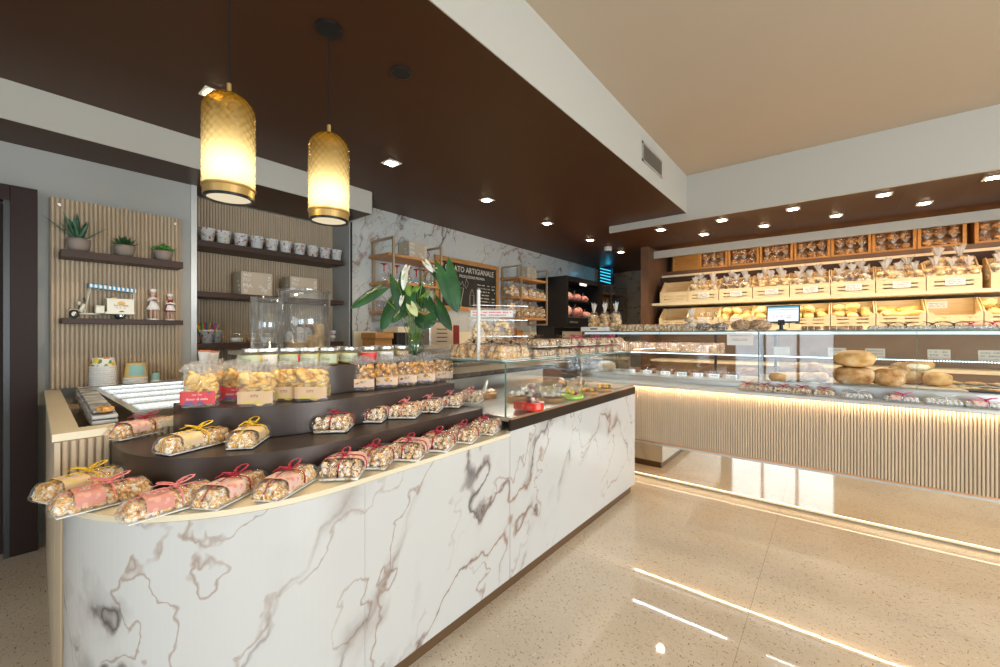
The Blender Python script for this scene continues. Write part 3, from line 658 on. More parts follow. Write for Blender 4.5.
def biscuit_pack(kind, ribbon, band, L=.22, W=.095, H=.055, seed=1, mat='biscuit'):
    rn=random.Random(seed)
    t=thing('wrapped_biscuit_pack','','biscuit pack')
    b=MB()
    if kind=='sticks':
        for r in (-1,0,1):
            n=8
            for k in range(n):
                x=-L*.47+L*.94*(k+.5)/n; b.blob((x,r*W*.27,H*.34+rn.uniform(-.002,.003)),(L*.075,W*.17,H*.30),.28,2.5,rn.random()*50,9,6)
        for r in (-.5,.5):
            for k in range(7): b.blob((-L*.45+L*.90*(k+.5)/7,r*W*.30,H*.68),(L*.09,W*.19,H*.27),.28,2.5,rn.random()*50,9,6)
    else:
        for j in range(3):
            for k in range(6):
                for i in range(5):
                    if j==2 and rn.random()<.25: continue
                    s_=(.46,.45,.40)[j]
                    x=(-1+2*(k+.5)/6+rn.uniform(-.08,.08))*s_*L; y=(-1+2*(i+.5)/5+rn.uniform(-.1,.1))*s_*W; z=H*(.36,.58,.78)[j]
                    b.blob((x,y,z),(L*rn.uniform(.07,.10),W*rn.uniform(.07,.11),H*rn.uniform(.17,.24)),.4,2.5,rn.random()*50,8,5)
    b.obj('biscuits',M[mat],t,smooth=True)
    MB().bx(-L*.46,L*.46,-W*.44,W*.44,.0012,H*(.10 if kind=='sticks' else .16)).obj('card_tray',M['card_tray'] if kind=='sticks' else M['nougat'],t,bevel=.003)
    def sh(u,v,off=0.0):
        x=(v-.5)*L*1.04; e=abs(v-.5)*2; tp=1 if e<.82 else max(.05,1-((e-.82)/.18)**1.5*.75)
        y,z=sec(W+off*2,H+off*1.5,2*PI*u)
        q=noise.noise(Vector((x*50,y*50,z*60+seed*7)))*.0035
        ry=tp*.35+.65
        return (x*.985,(y+q)*ry,max(.0004,(z-H*.4)*tp+H*.4*(tp*.6+.4)+q*.8))
    b=MB(); b.grid(26,22,lambda u,v: sh(u,v),wrap=True); b.obj('cellophane',M['cello'],t,smooth=False)
    if band:
        b=MB(); x0,x1=(-.30,-.02) if kind=='sticks' else (-.16,.30)
        def bd(u,v):
            a=-.12+ (PI+.24)*u; y,z=sec(W+.005,H+.003,a); return ((x0+(x1-x0)*v)*L,y,max(.002,z+.001))
        b.grid(18,6,bd); scribble(b,T((x0+x1)/2*L,0,H+.0045),(x1-x0)*L*.6,W*.45,3,seed,1)
        b.obj('paper_band',[BAND[band],M['paper']],t,smooth=False)
    b=MB(); xr=L*.06 if kind=='sticks' else 0
    b.tube([(xr+(.0 if kind=='sticks' else .006*math.sin(k)),)+tuple(q*(1.0) for q in sec(W+.006,H+.006,-.2+(PI+.4)*k/12)) for k in range(13)],.0032,4,flat=.4)
    if kind=='sticks':
        b.tube([(-L*.50,0,H*.5),(-L*.40,.0,H*.98),(-L*.1,.004,H+.008),(xr,0,H+.006),(L*.25,-.004,H+.006),(L*.44,0,H*.85)],.003,4,flat=.4)
    else:
        b.tube([(L*.53,0,H*.25),(L*.50,0,H*.62),(L*.42,0,H*.97),(0,0,H+.006),(-L*.42,0,H*.97),(-L*.50,0,H*.62),(-L*.53,0,H*.25)],.0036,4,flat=.4)
    rb=b.obj('ribbon',RIB[ribbon],t,smooth=True)
    b=MB(); bow(b,(xr,0,H+.008),.050 if kind=='sticks' else .044,w=.0042); b.obj('bow',RIB[ribbon],rb,smooth=True)
    return t
kits={}
def pack(key, **kw):
    if key not in kits: kits[key]=Kit(biscuit_pack(**kw))
    return kits[key]
def place_pack(K, p0, p1, z, base, label, group, swap=0, flip=False, dz=0):
    """p0,p1: the two ends of the long axis of its foot, measured on the surface at height z"""
    a=at(*p0,Z=z); b_=at(*p1,Z=z); c=(a+b_)/2; d=b_-a; rz=math.atan2(d.y,d.x)+swap+(PI if flip else 0)
    return K.put((c.x,c.y,z+.001+dz),rz,label,group),d.length
def S(rib,band,seed): return pack(('s',rib,band,seed),kind='sticks',ribbon=rib,band=band,seed=seed)
def Q(rib,band,seed,mat='biscuit_choc'): return pack(('c',rib,band,seed,mat),kind='cluster',ribbon=rib,band=band,L=.170,W=.145,H=.060,seed=seed,mat=mat)
GB_='ribboned biscuit packs on the cream worktop'; GM='ribboned biscuit packs on the lowest bronze step'
z=.801
place_pack(S('yellow','tan',1),(46,502),(118,482),z,0,'yellow-ribboned biscuit pack overhanging the timber end of the worktop',GB_)
place_pack(S('pink','terra',2),(66,514),(138,496),z,0,'pink-ribboned biscuit pack lying in front of the yellow-ribboned one at the end',GB_)
place_pack(S('pink','terra',4),(134,520),(203,500),z,0,'pink-ribboned biscuit pack alone on the rounded edge of the worktop',GB_)
place_pack(S('red','pink',5),(202,512),(258,484),z,0,'red-ribboned biscuit pack just right of the pink-ribboned packs',GB_)
place_pack(S('red','pink',6),(264,504),(308,478),z,0,'red-ribboned biscuit pack below the empty stretch of the bronze step',GB_)
for i,(p0,p1,lb) in enumerate((((333,488),(355,462),'red-ribboned square biscuit pack at the marble panel joint'),((364,474),(384,455),'second square red-ribboned pack on the worktop after the marble joint'),
      ((400,464),(418,449),'third square red-ribboned pack on the worktop after the marble joint'),((430,455),(446,441),'fourth square red-ribboned pack on the worktop after the marble joint'),
      ((456,446),(470,434),'red-ribboned pack on the worktop next to last before the glass case'),((478,437),(492,427),'red-ribboned pack on the worktop touching the glass case end'))):
    k=Q('red','pink' if i in(0,2) else None,10+i%3)
    place_pack(k,p0,p1,z,0,lb,GB_)
z=.906
place_pack(S('red','pink',7),(108,442),(172,428),z,0,'red-ribboned biscuit pack at the timber end of the lowest bronze step',GM)
place_pack(S('yellow','tan',8),(160,456),(226,440),z,0,'yellow-ribboned biscuit pack beside the red one on the lowest bronze step',GM)
place_pack(S('yellow','tan',9),(232,455),(266,432),z,0,'yellow-ribboned biscuit pack right below the red-labelled cookie bags',GM)
for i,(p0,p1,rb,lb) in enumerate((((323,440),(345,420),'red','red-ribboned square pack first after the gap on the lowest bronze step'),((360,429),(382,412),'red','red-ribboned square pack second after the gap on the lowest bronze step'),
      ((396,424),(414,409),'pink','pink-ribboned square pack nearest the gap on the lowest bronze step'),((420,418),(437,404),'pink','pink-ribboned square pack second from the gap on the lowest bronze step'),
      ((442,412),(458,400),'pink','pink-ribboned square pack next to last on the lowest bronze step'),((463,408),(477,397),'pink','pink-ribboned square pack at the far end of the lowest bronze step'))):
    k=Q(rb,'pink' if i==1 else None,10+i%3)
    place_pack(k,p0,p1,z,0,lb,GM)

# ================================================================ stand-up bags
def frill(b, zc, w, h, seed=0, n=22):
    """pleated fan of film rising from the tied neck"""
    rn=random.Random(seed); vs=[];fs=[]
    for k in range(n+1):
        a=PI*(.06+.88*k/n); off=(.004 if k%2 else -.004)*1.6; hh=h*rn.uniform(.9,1.1)
        x=math.cos(a); vs+=[(x*w*.46,off*.8,zc-.004+.3*h*math.sin(a)*.2),(x*w*.62,off*2.5,zc+hh*math.sin(a)*.9+.004)]
    for k in range(n): fs.append((2*k,2*k+2,2*k+3,2*k+1))
    b.add(vs,fs)
def stand_bag(kind, label_col, W=.115, D=.07, H=.125, seed=1):
    rn=random.Random(seed); t=thing('cookie_bag' if kind=='cookies' else 'cereal_bag','','bag')
    b=MB()
    if kind=='cookies':
        for k in range(64):
            x=rn.uniform(-.36,.36)*W; y=rn.uniform(-.27,.27)*D; z=.018+(H-.022)*rn.random(); r=.022*rn.uniform(.8,1.1)
            Mt=T(x,y,z,rx=rn.uniform(-1.2,1.2),ry=rn.uniform(-.8,.8),rz=rn.uniform(0,3))
            b.blob((0,0,0),(r,r,r*.38),.12,2,rn.random()*40,10,5,M=Mt)
        b.obj('cookies',M['cookie'],t,smooth=True)
    else:
        for k in range(110):
            x=rn.uniform(-.43,.43)*W; y=rn.uniform(-.40,.40)*D; z=.012+(H-.022)*rn.random()
            b.blob((x,y,z),rn.uniform(.010,.017),.45,2.5,rn.random()*40,8,6)
        b.obj('cereal_clusters',M['granola'],t,smooth=True)
    def sh(u,v):
        z=H*v; sh_=1-.12*max(0,(v-.75)/.25)**2; a=2*PI*u
        cx=math.copysign(abs(math.cos(a))**.45,math.cos(a)); cy=math.copysign(abs(math.sin(a))**.55,math.sin(a))
        q=noise.noise(Vector((cx*3,cy*3,z*45+seed*5)))*.003
        return (cx*(W/2*sh_+q),cy*(D/2*sh_+q),z+.001)
    b=MB(); b.grid(28,9,sh,wrap=True)
    n=len(b.v); b.add([sh(k/28,1) for k in range(28)],[tuple(range(28))]); b.add([sh(k/28,0) for k in range(28)],[tuple(reversed(range(28)))])
    b.obj('cellophane',M['cello'],t)
    b=MB(); frill(b,H,W*.94,.046,seed,18); frill(b,H,W*.8,.038,seed+3,14); b.obj('film_fan',M['film'],t)
    b=MB(); lw=W*.50; z0,z1=(.012,.060) if kind=='cookies' else (.018,.058)
    for sgn in (-1,1):
        b.grid(10,4,lambda u,v: (sgn*(u-.5)*W*.98, sgn*-(D/2+.0022)*(1-abs(2*u-1)**6*.14), z0+(z1-z0)*v))
    Mx=XF((0,-(D/2+.0034),(z0+z1)/2),(1,0,0),(0,0,1))
    if label_col=='red': text_mb(b,'Amor di mela',.0125,T(0,-.0035,0) if False else Mx@T(0,-.004,0),1); scribble(b,Mx@T(0,.012,0),.03,.006,1,3,1)
    else: scribble(b,Mx@T(0,.006,0),.026,.012,2,seed,1)
    b.obj('paper_label',[BAND[label_col],M['paper'] if label_col=='red' else M['ink']],t)
    return t
CB=Kit(stand_bag('cookies','red',seed=3)); CB2=Kit(stand_bag('cookies','kraft',W=.125,seed=5)); GBG=Kit(stand_bag('granola','cream',W=.108,D=.07,H=.125,seed=8)); GBG2=Kit(stand_bag('granola','cream',W=.108,D=.07,H=.128,seed=12))
def face(px,py,z,off=0):
    p=at(px,py,Z=z); return p, math.atan2(-p.x,p.y)*1.0
z=1.026
def putbag(K,px,py,label,group,rz=None,s=1.0,push=.035):
    p=at(px,py,Z=z); d=Vector((p.x,p.y)).normalized(); ang=math.atan2(d.y,d.x)-PI/2
    q=(p.x+d.x*push,p.y+d.y*push,z); K.put(q,ang*.75 if rz is None else rz,label,group,s)
g1='cookie bags on the middle bronze step'; g2='cereal bags on the middle bronze step'
putbag(CB,201,407.5,'red-labelled cookie bag nearest the timber ledge, at the front of its group',g1,s=1.0)
putbag(CB,217,402,'red-labelled cookie bag standing behind the one by the timber ledge',g1,s=1.0,push=.10)
putbag(CB,239,403,'red-labelled cookie bag half hidden by the broad kraft-labelled bag',g1,s=1.0,push=.07)
putbag(CB2,258,406.5,'broad kraft-labelled cookie bag at the front edge next to red-labelled bag',g1,s=.98,push=.03)
putbag(CB2,287,402,'kraft-labelled cookie bag standing back between two kraft-labelled bags',g1,s=.98,push=.06)
putbag(CB2,313,401.5,'kraft-labelled cookie bag last of the cookie bags towards the cereal bags',g1,s=1.0,push=.04)
for i,(px,py,lb) in enumerate(((363,391,'cereal bag with lilac-dotted label nearest to the cookie bags'),(387,388.5,'cereal bag second in line from the cookie bags'),(406.5,386,'cereal bag in the middle of the five cereal bags'),
    (425,384,'cereal bag next to last in the row towards the glass case'),(443,381.3,'cereal bag at the far end of the middle bronze step'))):
    putbag(GBG if i%2==0 else GBG2,px,py,lb,g2,rz=.95,s=1.0,push=.03)

# ================================================================ jars on the top step
JG=glass('jar_glass',(.92,.95,.93),.06)
def jar(content, label, sprig=None, r=.043, h=.082):
    t=thing('preserve_jar','','jar')
    MB().lathe([(r*.9,.001),(r,.006),(r,h*.72),(r*.86,h*.80),(r*.86,h*.86)],24,cap=False).lathe([(0,.001),(r*.9,.001)],24,cap=False).obj('glass_body',JG,t,smooth=True)
    MB().lathe([(r*.90,.004),(r*.93,.008),(r*.93,h*.66),(0,h*.67)],20).obj('contents',content,t,smooth=True)
    b=MB().lathe([(r*.93,h*.82),(r*.95,h*.83),(r*.95,h*.98),(r*.90,h),(r*.7,h*.985),(0,h*.985)],28); b.obj('lid',M['steel'],t)
    b=MB(); b.grid(14,2,lambda u,v: ((r+.0008)*math.cos(-PI/2+(u-.5)*2.4),(r+.0008)*math.sin(-PI/2+(u-.5)*2.4),h*(.14+.50*v)))
    scribble(b,XF((0,-r-.0016,h*.38),(1,0,0),(0,0,1)),r*.8,h*.16,2,4,1); b.obj('label',[label,M['ink']],t)
    return t
green=pm('pale_green_label',(.52,.58,.42),.6); white=M['paper']; redl=pm('red_label',(.72,.05,.06),.5); yel=pm('yellow_cream',(.72,.52,.12),.4,var=.2,scale=30); pale=pm('pale_nut_cream',(.75,.66,.45),.5,var=.2,scale=40); ochre=pm('ochre_preserve',(.55,.36,.08),.4,var=.3,scale=40)
J={k:Kit(jar(*v)) for k,v in {'g':(yel,green),'w':(pale,white),'r':(pale,redl),'n':(ochre,green),'t':(pm('nuts_in_jar',(.62,.42,.22),.6,var=.4,scale=80),M['cello'])}.items()}
z=1.153
for px,py,k,lb in ((245,367,'g','green-labelled jar at the near end of the jar row, above cookie bags'),(269,367,'w','white-labelled jar with pale filling second from the near end'),(290,366.5,'g','green-labelled jar standing between the white-labelled jar and other green ones'),
   (310,366,'g','green-labelled yellow jar over the last cookie bag'),(329,365.5,'n','green-labelled ochre jar at the bare stretch of the middle step'),(349.5,364,'n','ochre jar just before the red-labelled jar'),
   (369.5,363,'r','red-labelled jar above the first cereal bag'),(386,362,'w','white-labelled jar above the second cereal bag'),(401,361,'t','jar of nuts with clear label, last in the front row')):
    p=at(px,py,Z=z); d=Vector((p.x,p.y)).normalized(); p+=Vector((d.x,d.y,0))*.043
    J[k].put((max(p.x,-1.97),p.y,z),.75,lb,'preserve jars in the front row')
for x,y,k,lb in ((-1.93,.86,'r','red-labelled jar behind the first green-labelled jar'),(-1.95,1.12,'g','yellow jar peeping from behind the ochre jar'),(-1.95,1.32,'n','ochre jar behind the red-labelled jar'),(-1.95,1.0,'w','white-labelled jar mostly hidden behind green jars'),(-1.95,1.44,'g','green-labelled jar behind the white-labelled jar near cereal bags')):
    J[k].put((x,y,z),.9,lb,'preserve jars in the back row')

# ================================================================ plant shelf, toy scooter, figurines
M['leaf']=multi('green_leaf',[(.35,(.015,.06,.018)),(.6,(.035,.13,.035))],scale=8,bump=0,rough=.35)
M['leaf_light']=multi('young_leaf',[(.35,(.10,.22,.03)),(.6,(.22,.38,.06))],scale=8,bump=0,rough=.4)
M['aloe']=multi('blue_green_leaf',[(.35,(.05,.14,.09)),(.65,(.14,.27,.17))],scale=14,bump=0,rough=.5)
M['pot']=pm('taupe_ceramic_pot',(.27,.22,.19),.7,var=.06,scale=10)
def blade(b, base, direc, L, W, curve=.3, m=0, seg=6, thick=.25):
    d=Vector(direc).normalized(); up=Vector((0,0,1)); side=d.cross(up)
    side = side.normalized() if side.length>1e-3 else Vector((1,0,0)); nrm=side.cross(d).normalized(); vs=[];fs=[]
    for i in range(seg+1):
        q=i/seg; w=W*math.sin(PI*min(1,(q*.75+.25)))*(1 if q<.95 else .15); c=Vector(base)+d*L*q+Vector((0,0,-curve*L*q*q))
        vs+=[c-side*w/2+nrm*w*thick*.6,c+nrm*-w*thick*.5,c+side*w/2+nrm*w*thick*.6,c+nrm*w*.05]
    for i in range(seg):
        for k in range(4): fs.append((i*4+k,i*4+(k+1)%4,(i+1)*4+(k+1)%4,(i+1)*4+k))
    fs.append((seg*4,seg*4+1,seg*4+2,seg*4+3)); b.add(vs,fs,m)
def pot_plant(y,r,h,kind,label,seed):
    rn=random.Random(seed); t=thing('potted_succulent',label,'potted plant',(-3.675,y,1.8125),0,'succulents on the dark shelf')
    MB().lathe([(0,0),(r*.62,0),(r*.90,h*.30),(r,h*.75),(r*.98,h),(r*.88,h),(r*.85,h*.9),(0,h*.88)],28).obj('pot',M['pot'],t,smooth=True)
    b=MB()
    if kind=='aloe':
        for k in range(17):
            a=rn.uniform(0,2*PI); e=rn.uniform(.65,1.35); b_l=rn.uniform(.12,.22); blade(b,(.012*math.cos(a),.012*math.sin(a),h*.9),(math.cos(a)*math.cos(e),math.sin(a)*math.cos(e),math.sin(e)),b_l,.026,rn.uniform(-.1,.35))
    elif kind=='haworthia':
        for ring,(n,e,L) in enumerate(((10,.35,.055),(9,.75,.055),(6,1.15,.055))):
            for k in range(n):
                a=2*PI*(k+ring*.5)/n; blade(b,(.006*math.cos(a),.006*math.sin(a),h*.9),(math.cos(a)*math.cos(e),math.sin(a)*math.cos(e),math.sin(e)),L*1.35,.026,-.05)
    else:
        for k in range(46):
            a=rn.uniform(0,2*PI); rr=rn.uniform(.0,.045); z=h+.010+(.055-rr)*.8*rn.random(); b.blob((rr*1.3*math.cos(a),rr*1.3*math.sin(a),z),(.017,.012,.010),.1,2,k,7,5,M=None)
        for k in range(14):
            a=rn.uniform(0,2*PI); blade(b,(0,0,h*.95),(math.cos(a)*.8,math.sin(a)*.8,.5),.05,.012,.1)
    b.obj('leaves',M['aloe' if kind=='aloe' else 'leaf'] if kind!='jade' else multi('jade_leaf',[(.35,(.03,.12,.02)),(.6,(.10,.27,.05))],scale=12,bump=0,rough=.4),t,smooth=True)
pot_plant(.322,.056,.082,'aloe','spiky blue-green aloe in the largest taupe pot',2)
pot_plant(.537,.054,.076,'haworthia','compact dark green rosette succulent in the middle taupe pot',3)
pot_plant(.742,.052,.072,'jade','bushy bright green succulent in the smallest taupe pot',4)

M['toy_cream']=pm('cream_enamel',(.76,.72,.58),.35); M['tyre']=pm('black_rubber',(.02,.02,.02),.7)
stripe,nt,bs=new('blue_white_awning')
tc=nt.nodes.new('ShaderNodeTexCoord'); sp=nt.nodes.new('ShaderNodeSeparateXYZ'); pp=nt.nodes.new('ShaderNodeMath'); pp.operation='PINGPONG'; pp.inputs[1].default_value=.0115; gt=nt.nodes.new('ShaderNodeMath'); gt.operation='GREATER_THAN'; gt.inputs[1].default_value=.0058
mx=nt.nodes.new('ShaderNodeMix'); mx.data_type='RGBA'; mx.inputs[6].default_value=(.04,.30,.55,1); mx.inputs[7].default_value=(.85,.85,.82,1)
for a_,b_ in ((tc.outputs['Object'],sp.inputs[0]),(sp.outputs[1],pp.inputs[0]),(pp.outputs[0],gt.inputs[0]),(gt.outputs[0],mx.inputs[0]),(mx.outputs[2],bs.inputs['Base Color'])): nt.links.new(a_,b_)
t=thing('toy_scooter_van','cream toy three-wheeled ice cream scooter with blue striped awning','toy',(-3.675,.297,1.3955)); t.scale=(1.0,.93,1.18)
# local: y along the shelf, front wheel at low y
def wheel(b,y,x,r,w=.012):
    Mx=T(x,y,r,ry=PI/2); b.lathe([(r*.55,-w/2),(r*.92,-w/2),(r,-w/4),(r,w/4),(r*.92,w/2),(r*.55,w/2)],20,0,Mx,cap=False).lathe([(0,-w*.3),(r*.6,-w*.35),(r*.6,w*.35),(0,w*.55)],16,1,Mx)
for y,x in ((.005,0),(.235,.045),(.235,-.045)):
    b=MB(); wheel(b,y,x,.024); b.obj('wheel',[M['tyre'],M['chrome']],t)
b=MB(); b.grid(8,10,lambda u,v:((u-.5)*.028,.005+.036*math.cos(PI*(1-v)),.022+.030*math.sin(PI*v)*(1-.2*(2*u-1)**2))); b.tube([(0,.035,.035),(0,.055,.075),(0,.05,.085)],[.012,.015,.008],8).bx(-.018,.018,.03,.125,.022,.030); b.blob((0,.028,.082),(.010,.010,.010),seg=8,rings=6)
b.obj('front_fairing',M['toy_cream'],t,smooth=True)
MB().tube([(-.03,.05,.108),(0,.058,.100),(.03,.05,.108)],.0025,6).tube([(0,.03,.03),(0,.058,.10)],.004,6).obj('handlebar',M['black_metal'],t)
MB().bx(-.028,.028,.105,.150,.030,.068).bx(-.029,.029,.104,.152,.068,.073).obj('seat_box',M['toy_cream'],t,bevel=.004)
b=MB(); b.bx(-.05,.05,.160,.300,.040,.108).bx(-.053,.053,.157,.303,.108,.113).bx(-.052,.052,.15,.302,.028,.040)
fxm=XF((.0512,.232,.078),(0,1,0),(0,0,1))
text_mb(b,'Ice Cream',.018,fxm@T(0,-.002,0),2); scribble(b,fxm@T(0,-.016,0),.06,.006,1,3,2); b.lathe([(.016,0),(.016,.0006),(0,.0006)],16,1,fxm@T(0,.010,0)@Matrix.Diagonal((1.3,.7,1,1)))
b.obj('cargo_box',[M['toy_cream'],pm('gold_badge',(.75,.45,.10),.5),pm('maroon_print',(.28,.02,.03),.6)],t)
MB().blob((0,.20,.118),(.014,.018,.009),.2,2,1).obj('lid_knob',M['cookie'],t,smooth=True)
b=MB()
for y,x in ((.055,.04),(.055,-.04),(.300,.04),(.300,-.04)): b.tube([(x*(1 if y>.1 else .4),y-.0,.03 if y<.1 else .11),(x,y+(.025 if y<.1 else 0),.165-(y-.055)*.07)],.0022,6)
b.obj('canopy_rods',M['toy_cream'],t)
b=MB(); b.add([(-.055,.070,.168),(.055,.070,.168),(.055,.310,.152),(-.055,.310,.152),(-.055,.070,.186),(.055,.070,.186),(.055,.310,.170),(-.055,.310,.170),(0,.070,.196),(0,.310,.180)],[(0,1,5,8,4),(2,3,7,9,6),(1,2,6,5),(3,0,4,7),(5,6,9,8),(8,9,7,4),(0,3,2,1)]); b.obj('awning',stripe,t)
skin=pm('painted_skin',(.72,.42,.30),.5); hairm=pm('auburn_hair',(.30,.10,.03),.5); dress=pm('white_dress',(.80,.79,.78),.5); redd=pm('dark_red_dress',(.28,.01,.02),.5)
def figurine(y,h,lab,dm,top,hat,seed):
    t=thing('girl_figurine',lab,'figurine',(-3.675,y,1.3955),0,'porcelain girl figurines')
    s=h/.115; Z=lambda q:q*s
    MB().lathe([(.017*s,0),(.017*s,.005*s),(0,.005*s)],20).obj('base',dress,t)
    b=MB()
    for sx in (-.006,.006): b.tube([(0,sx*s,Z(.005)),(0,sx*s,Z(.022)),(0,sx*.9*s,Z(.048))],[.0032*s,.0042*s,.0052*s],8)
    b.tube([(0,0,Z(.068)),(0,0,Z(.090))],[.004*s,.0036*s],8).blob((0,0,Z(.096)),(.0085*s,.0083*s,.0095*s),seg=12,rings=8).blob((.0085*s,0,Z(.095)),.0014*s,seg=6,rings=4)
    b.obj('body',skin,t,smooth=True)
    MB().blob((.0078*s,.003*s,Z(.098)),.0010*s,seg=6,rings=4).obj('eye',M['ink'],t); MB().blob((.0078*s,-.003*s,Z(.098)),.0010*s,seg=6,rings=4).obj('eye',M['ink'],t)
    MB().lathe([(.021*s,Z(.038)),(.019*s,Z(.044)),(.008*s,Z(.062)),(.009*s,Z(.076)),(.010*s,Z(.083)),(.005*s,Z(.087)),(0,Z(.087))],18).obj('dress',dm,t,smooth=True)
    MB().grid(8,6,lambda u,v:((.0215-.011*v)*s*math.cos((u-.5)*2),(.0215-.011*v)*s*math.sin((u-.5)*2),Z(.042+.024*v))).obj('apron',dress,t,smooth=True)
    MB().tube([(0,.010*s,Z(.080)),(.006*s,.016*s,Z(.070)),(.016*s,.007*s,Z(.072))],[.0038*s,.003*s,.0025*s],7).obj('arm',top,t,smooth=True)
    MB().tube([(0,-.010*s,Z(.080)),(.006*s,-.016*s,Z(.070)),(.016*s,-.004*s,Z(.074+hat*.01))],[.0038*s,.003*s,.0025*s],7).obj('arm',top,t,smooth=True)
    MB().blob((.016*s,.003*s,Z(.073)),(.006*s,.009*s,.004*s),.1).obj('pastry_tray',hairm if hat else dress,t,smooth=True)
    MB().blob((-.0022*s,0,Z(.097)),(.0092*s,.0096*s,.0108*s),.15,3,seed).blob((-.004*s,.008*s,Z(.088)),(.004*s,.004*s,.009*s)).obj('hair',hairm,t,smooth=True)
    MB().lathe([(.008*s,Z(.102)),(.009*s,Z(.107)),(.011*s,Z(.111)),(.009*s,Z(.115)),(0,Z(.116))],14).obj('chef_hat',dress,t,smooth=True)
figurine(.684,.215,'taller porcelain girl figurine in white dress and chef hat beside toy scooter',dress,dress,1,2)
figurine(.778,.190,'shorter porcelain girl figurine in dark red dress with white apron',redd,dress,0,5)

# ================================================================ niche contents
M['floral']=multi('floral_print_tin',[(0,(.80,.80,.78)),(.84,(.70,.12,.10)),(.90,(.85,.45,.12)),(.94,(.25,.30,.35)),(.97,(.8,.8,.78))],scale=110,kind='vor',bump=0,rough=.3,rnd=True)
t=thing('small_bucket','','bucket'); r=.044;h=.085
MB().lathe([(0,0),(r*.72,0),(r*.97,h*.94),(r*1.03,h*.94),(r*1.03,h),(r*.95,h),(r*.70,.004),(0,.004)],24).obj('pail',M['floral'],t,smooth=True)
MB().tube([(r*.98*math.sin(q),-r*1.0*math.cos(q),h*.80-math.sin(q)*h*.36) for q in [PI*k/10 for k in range(11)]],.0016,5).obj('handle',M['steel'],t)
KB=Kit(t)
ys=[at(px,240,X=-3.93).y for px in (206,222.3,239.5,255.5,270.3,284,297.8,311,323,334.5)]
ords=['first','second','third','fourth','fifth','sixth','seventh','eighth','ninth','tenth']
for i,y in enumerate(ys): KB.put((-3.90,y,2.0345),random.uniform(-.25,.25),'small white printed bucket, %s from the near end of top niche shelf'%ords[i],'buckets on the top niche shelf',1.28)
KB.put((-3.93,at(207,340,X=-3.93).y,1.2225),.2,'white bucket on the lowest niche shelf holding coloured spoons','buckets on the lowest niche shelf',1.28)
KB.put((-3.99,at(214.5,340,X=-3.97).y+.012,1.2225),.8,'white bucket just behind the one holding coloured spoons','buckets on the lowest niche shelf',1.22)
y0=at(207,340,X=-3.93).y; cols={'red':(.65,.02,.03),'blue':(.03,.10,.40),'green':(.10,.42,.05),'yellow':(.80,.60,.03),'teal':(.03,.16,.18)}
cm={k:pm(k+'_plastic',v,.35) for k,v in cols.items()}; proto={}
for k in cols:
    q=thing('gelato_spoon','','spoon'); MB().tube([(0,0,0),(0,0,.160)],.0046,6).obj('stick',cm[k],q); proto[k]=Kit(q)
cnt={}
for i,k in enumerate(['teal','yellow','red','green','green','yellow','red','teal','blue','green','red','red','blue','red','blue','yellow']):
    f=(i-7.5)/7.5; proto[k].put((-3.93+.018*math.sin(i*2.1),y0+f*.026,1.231),0,'%s plastic spoon stick standing in the white bucket'%k,'coloured spoons in the bucket',rot=(-f*.38,.12*math.sin(i*3.7),0))
def carton(x,y,z,sx,sy,sz,lab,seed,rz=0,group=None):
    t=thing('printed_carton',lab,'box',(x,y,z),rz,group)
    b=MB().bx(-sx/2,sx/2,-sy/2,sy/2,0,sz)
    f=XF((sx/2+.0003,0,sz/2),(0,1,0),(0,0,1)); k=sz
    for j,(tx,yy,xx,ss) in enumerate((('IASI',.38,-.30,.15),('TO',.16,-.34,.17),('MA',-.10,-.30,.20),('SI',-.34,-.36,.17))): text_mb(b,tx,k*ss*1.3,f@T(xx*sy,yy*k,0),1,ext=.0004)
    for j,(tx,xx,yy) in enumerate((('SI',.12,-.10),('IN',.20,-.22),('MI',.30,-.30),('VOLTA',.42,.10))): text_mb(b,tx,k*.19,f@T(xx*sy,yy*k,0,rz=PI/2),1,ext=.0004)
    g=XF((0,-sy/2-.0003,sz/2),(1,0,0),(0,0,1)); text_mb(b,'TO',k*.16,g@T(.10*sx,.1*k,0),1); text_mb(b,'MA',k*.16,g@T(.2*sx,-.1*k,0),1); text_mb(b,'SI',k*.16,g@T(.25*sx,-.3*k,0),1)
    MB_=b.obj('sleeve',[M['carton'],M['paper']],t); MB().bx(-sx/2-.001,sx/2+.001,-sy/2-.001,sy/2+.001,sz+.0003,sz+.006).obj('lid',M['carton'],t); return t
M['carton']=pm('beige_carton',(.54,.45,.34),.6,var=.03)
a=at(241,298,X=-3.86); b2=at(271.5,300,X=-3.86); carton(-3.945,(a.y+b2.y)/2,1.6325,.18,b2.y-a.y,.190,'nearer beige carton with white lettering on the middle niche shelf',1,group='printed cartons in the niche')
a=at(290,298,X=-3.86); b2=at(317,300,X=-3.86); carton(-3.945,(a.y+b2.y)/2,1.6325,.18,b2.y-a.y,.190,'farther beige carton with white lettering on the middle niche shelf',2,group='printed cartons in the niche')
def sweet_jar(px,lab,r=.052,h=.10,mat=None):
    y=at(px,335,X=-3.95).y; t=thing('swing_top_jar',lab,'jar',(-3.95,y,1.2225),0,'swing-top jars in the niche')
    MB().lathe([(r*.9,.001),(r,.01),(r,h*.55),(r*.75,h*.72),(r*.75,h*.80)],22,cap=False).obj('glass_body',JG,t,smooth=True)
    MB().lathe([(0,.004),(r*.93,.006),(r*.94,h*.42),(0,h*.45)],18).obj('sweets',M['floral'] if mat is None else mat,t,smooth=True)
    MB().lathe([(r*.80,h*.81),(r*.82,h*.86),(r*.6,h*.95),(0,h*.97)],22).obj('glass_lid',JG,t,smooth=True)
    MB().tube([(r*.80*math.cos(q),r*.80*math.sin(q),h*.80) for q in [2*PI*k/20 for k in range(21)]],.002,5).tube([(r*.8,0,h*.8),(r*.98,0,h*.7),(r*.98,0,h*.55)],.0018,5).obj('wire_clasp',M['steel'],t)
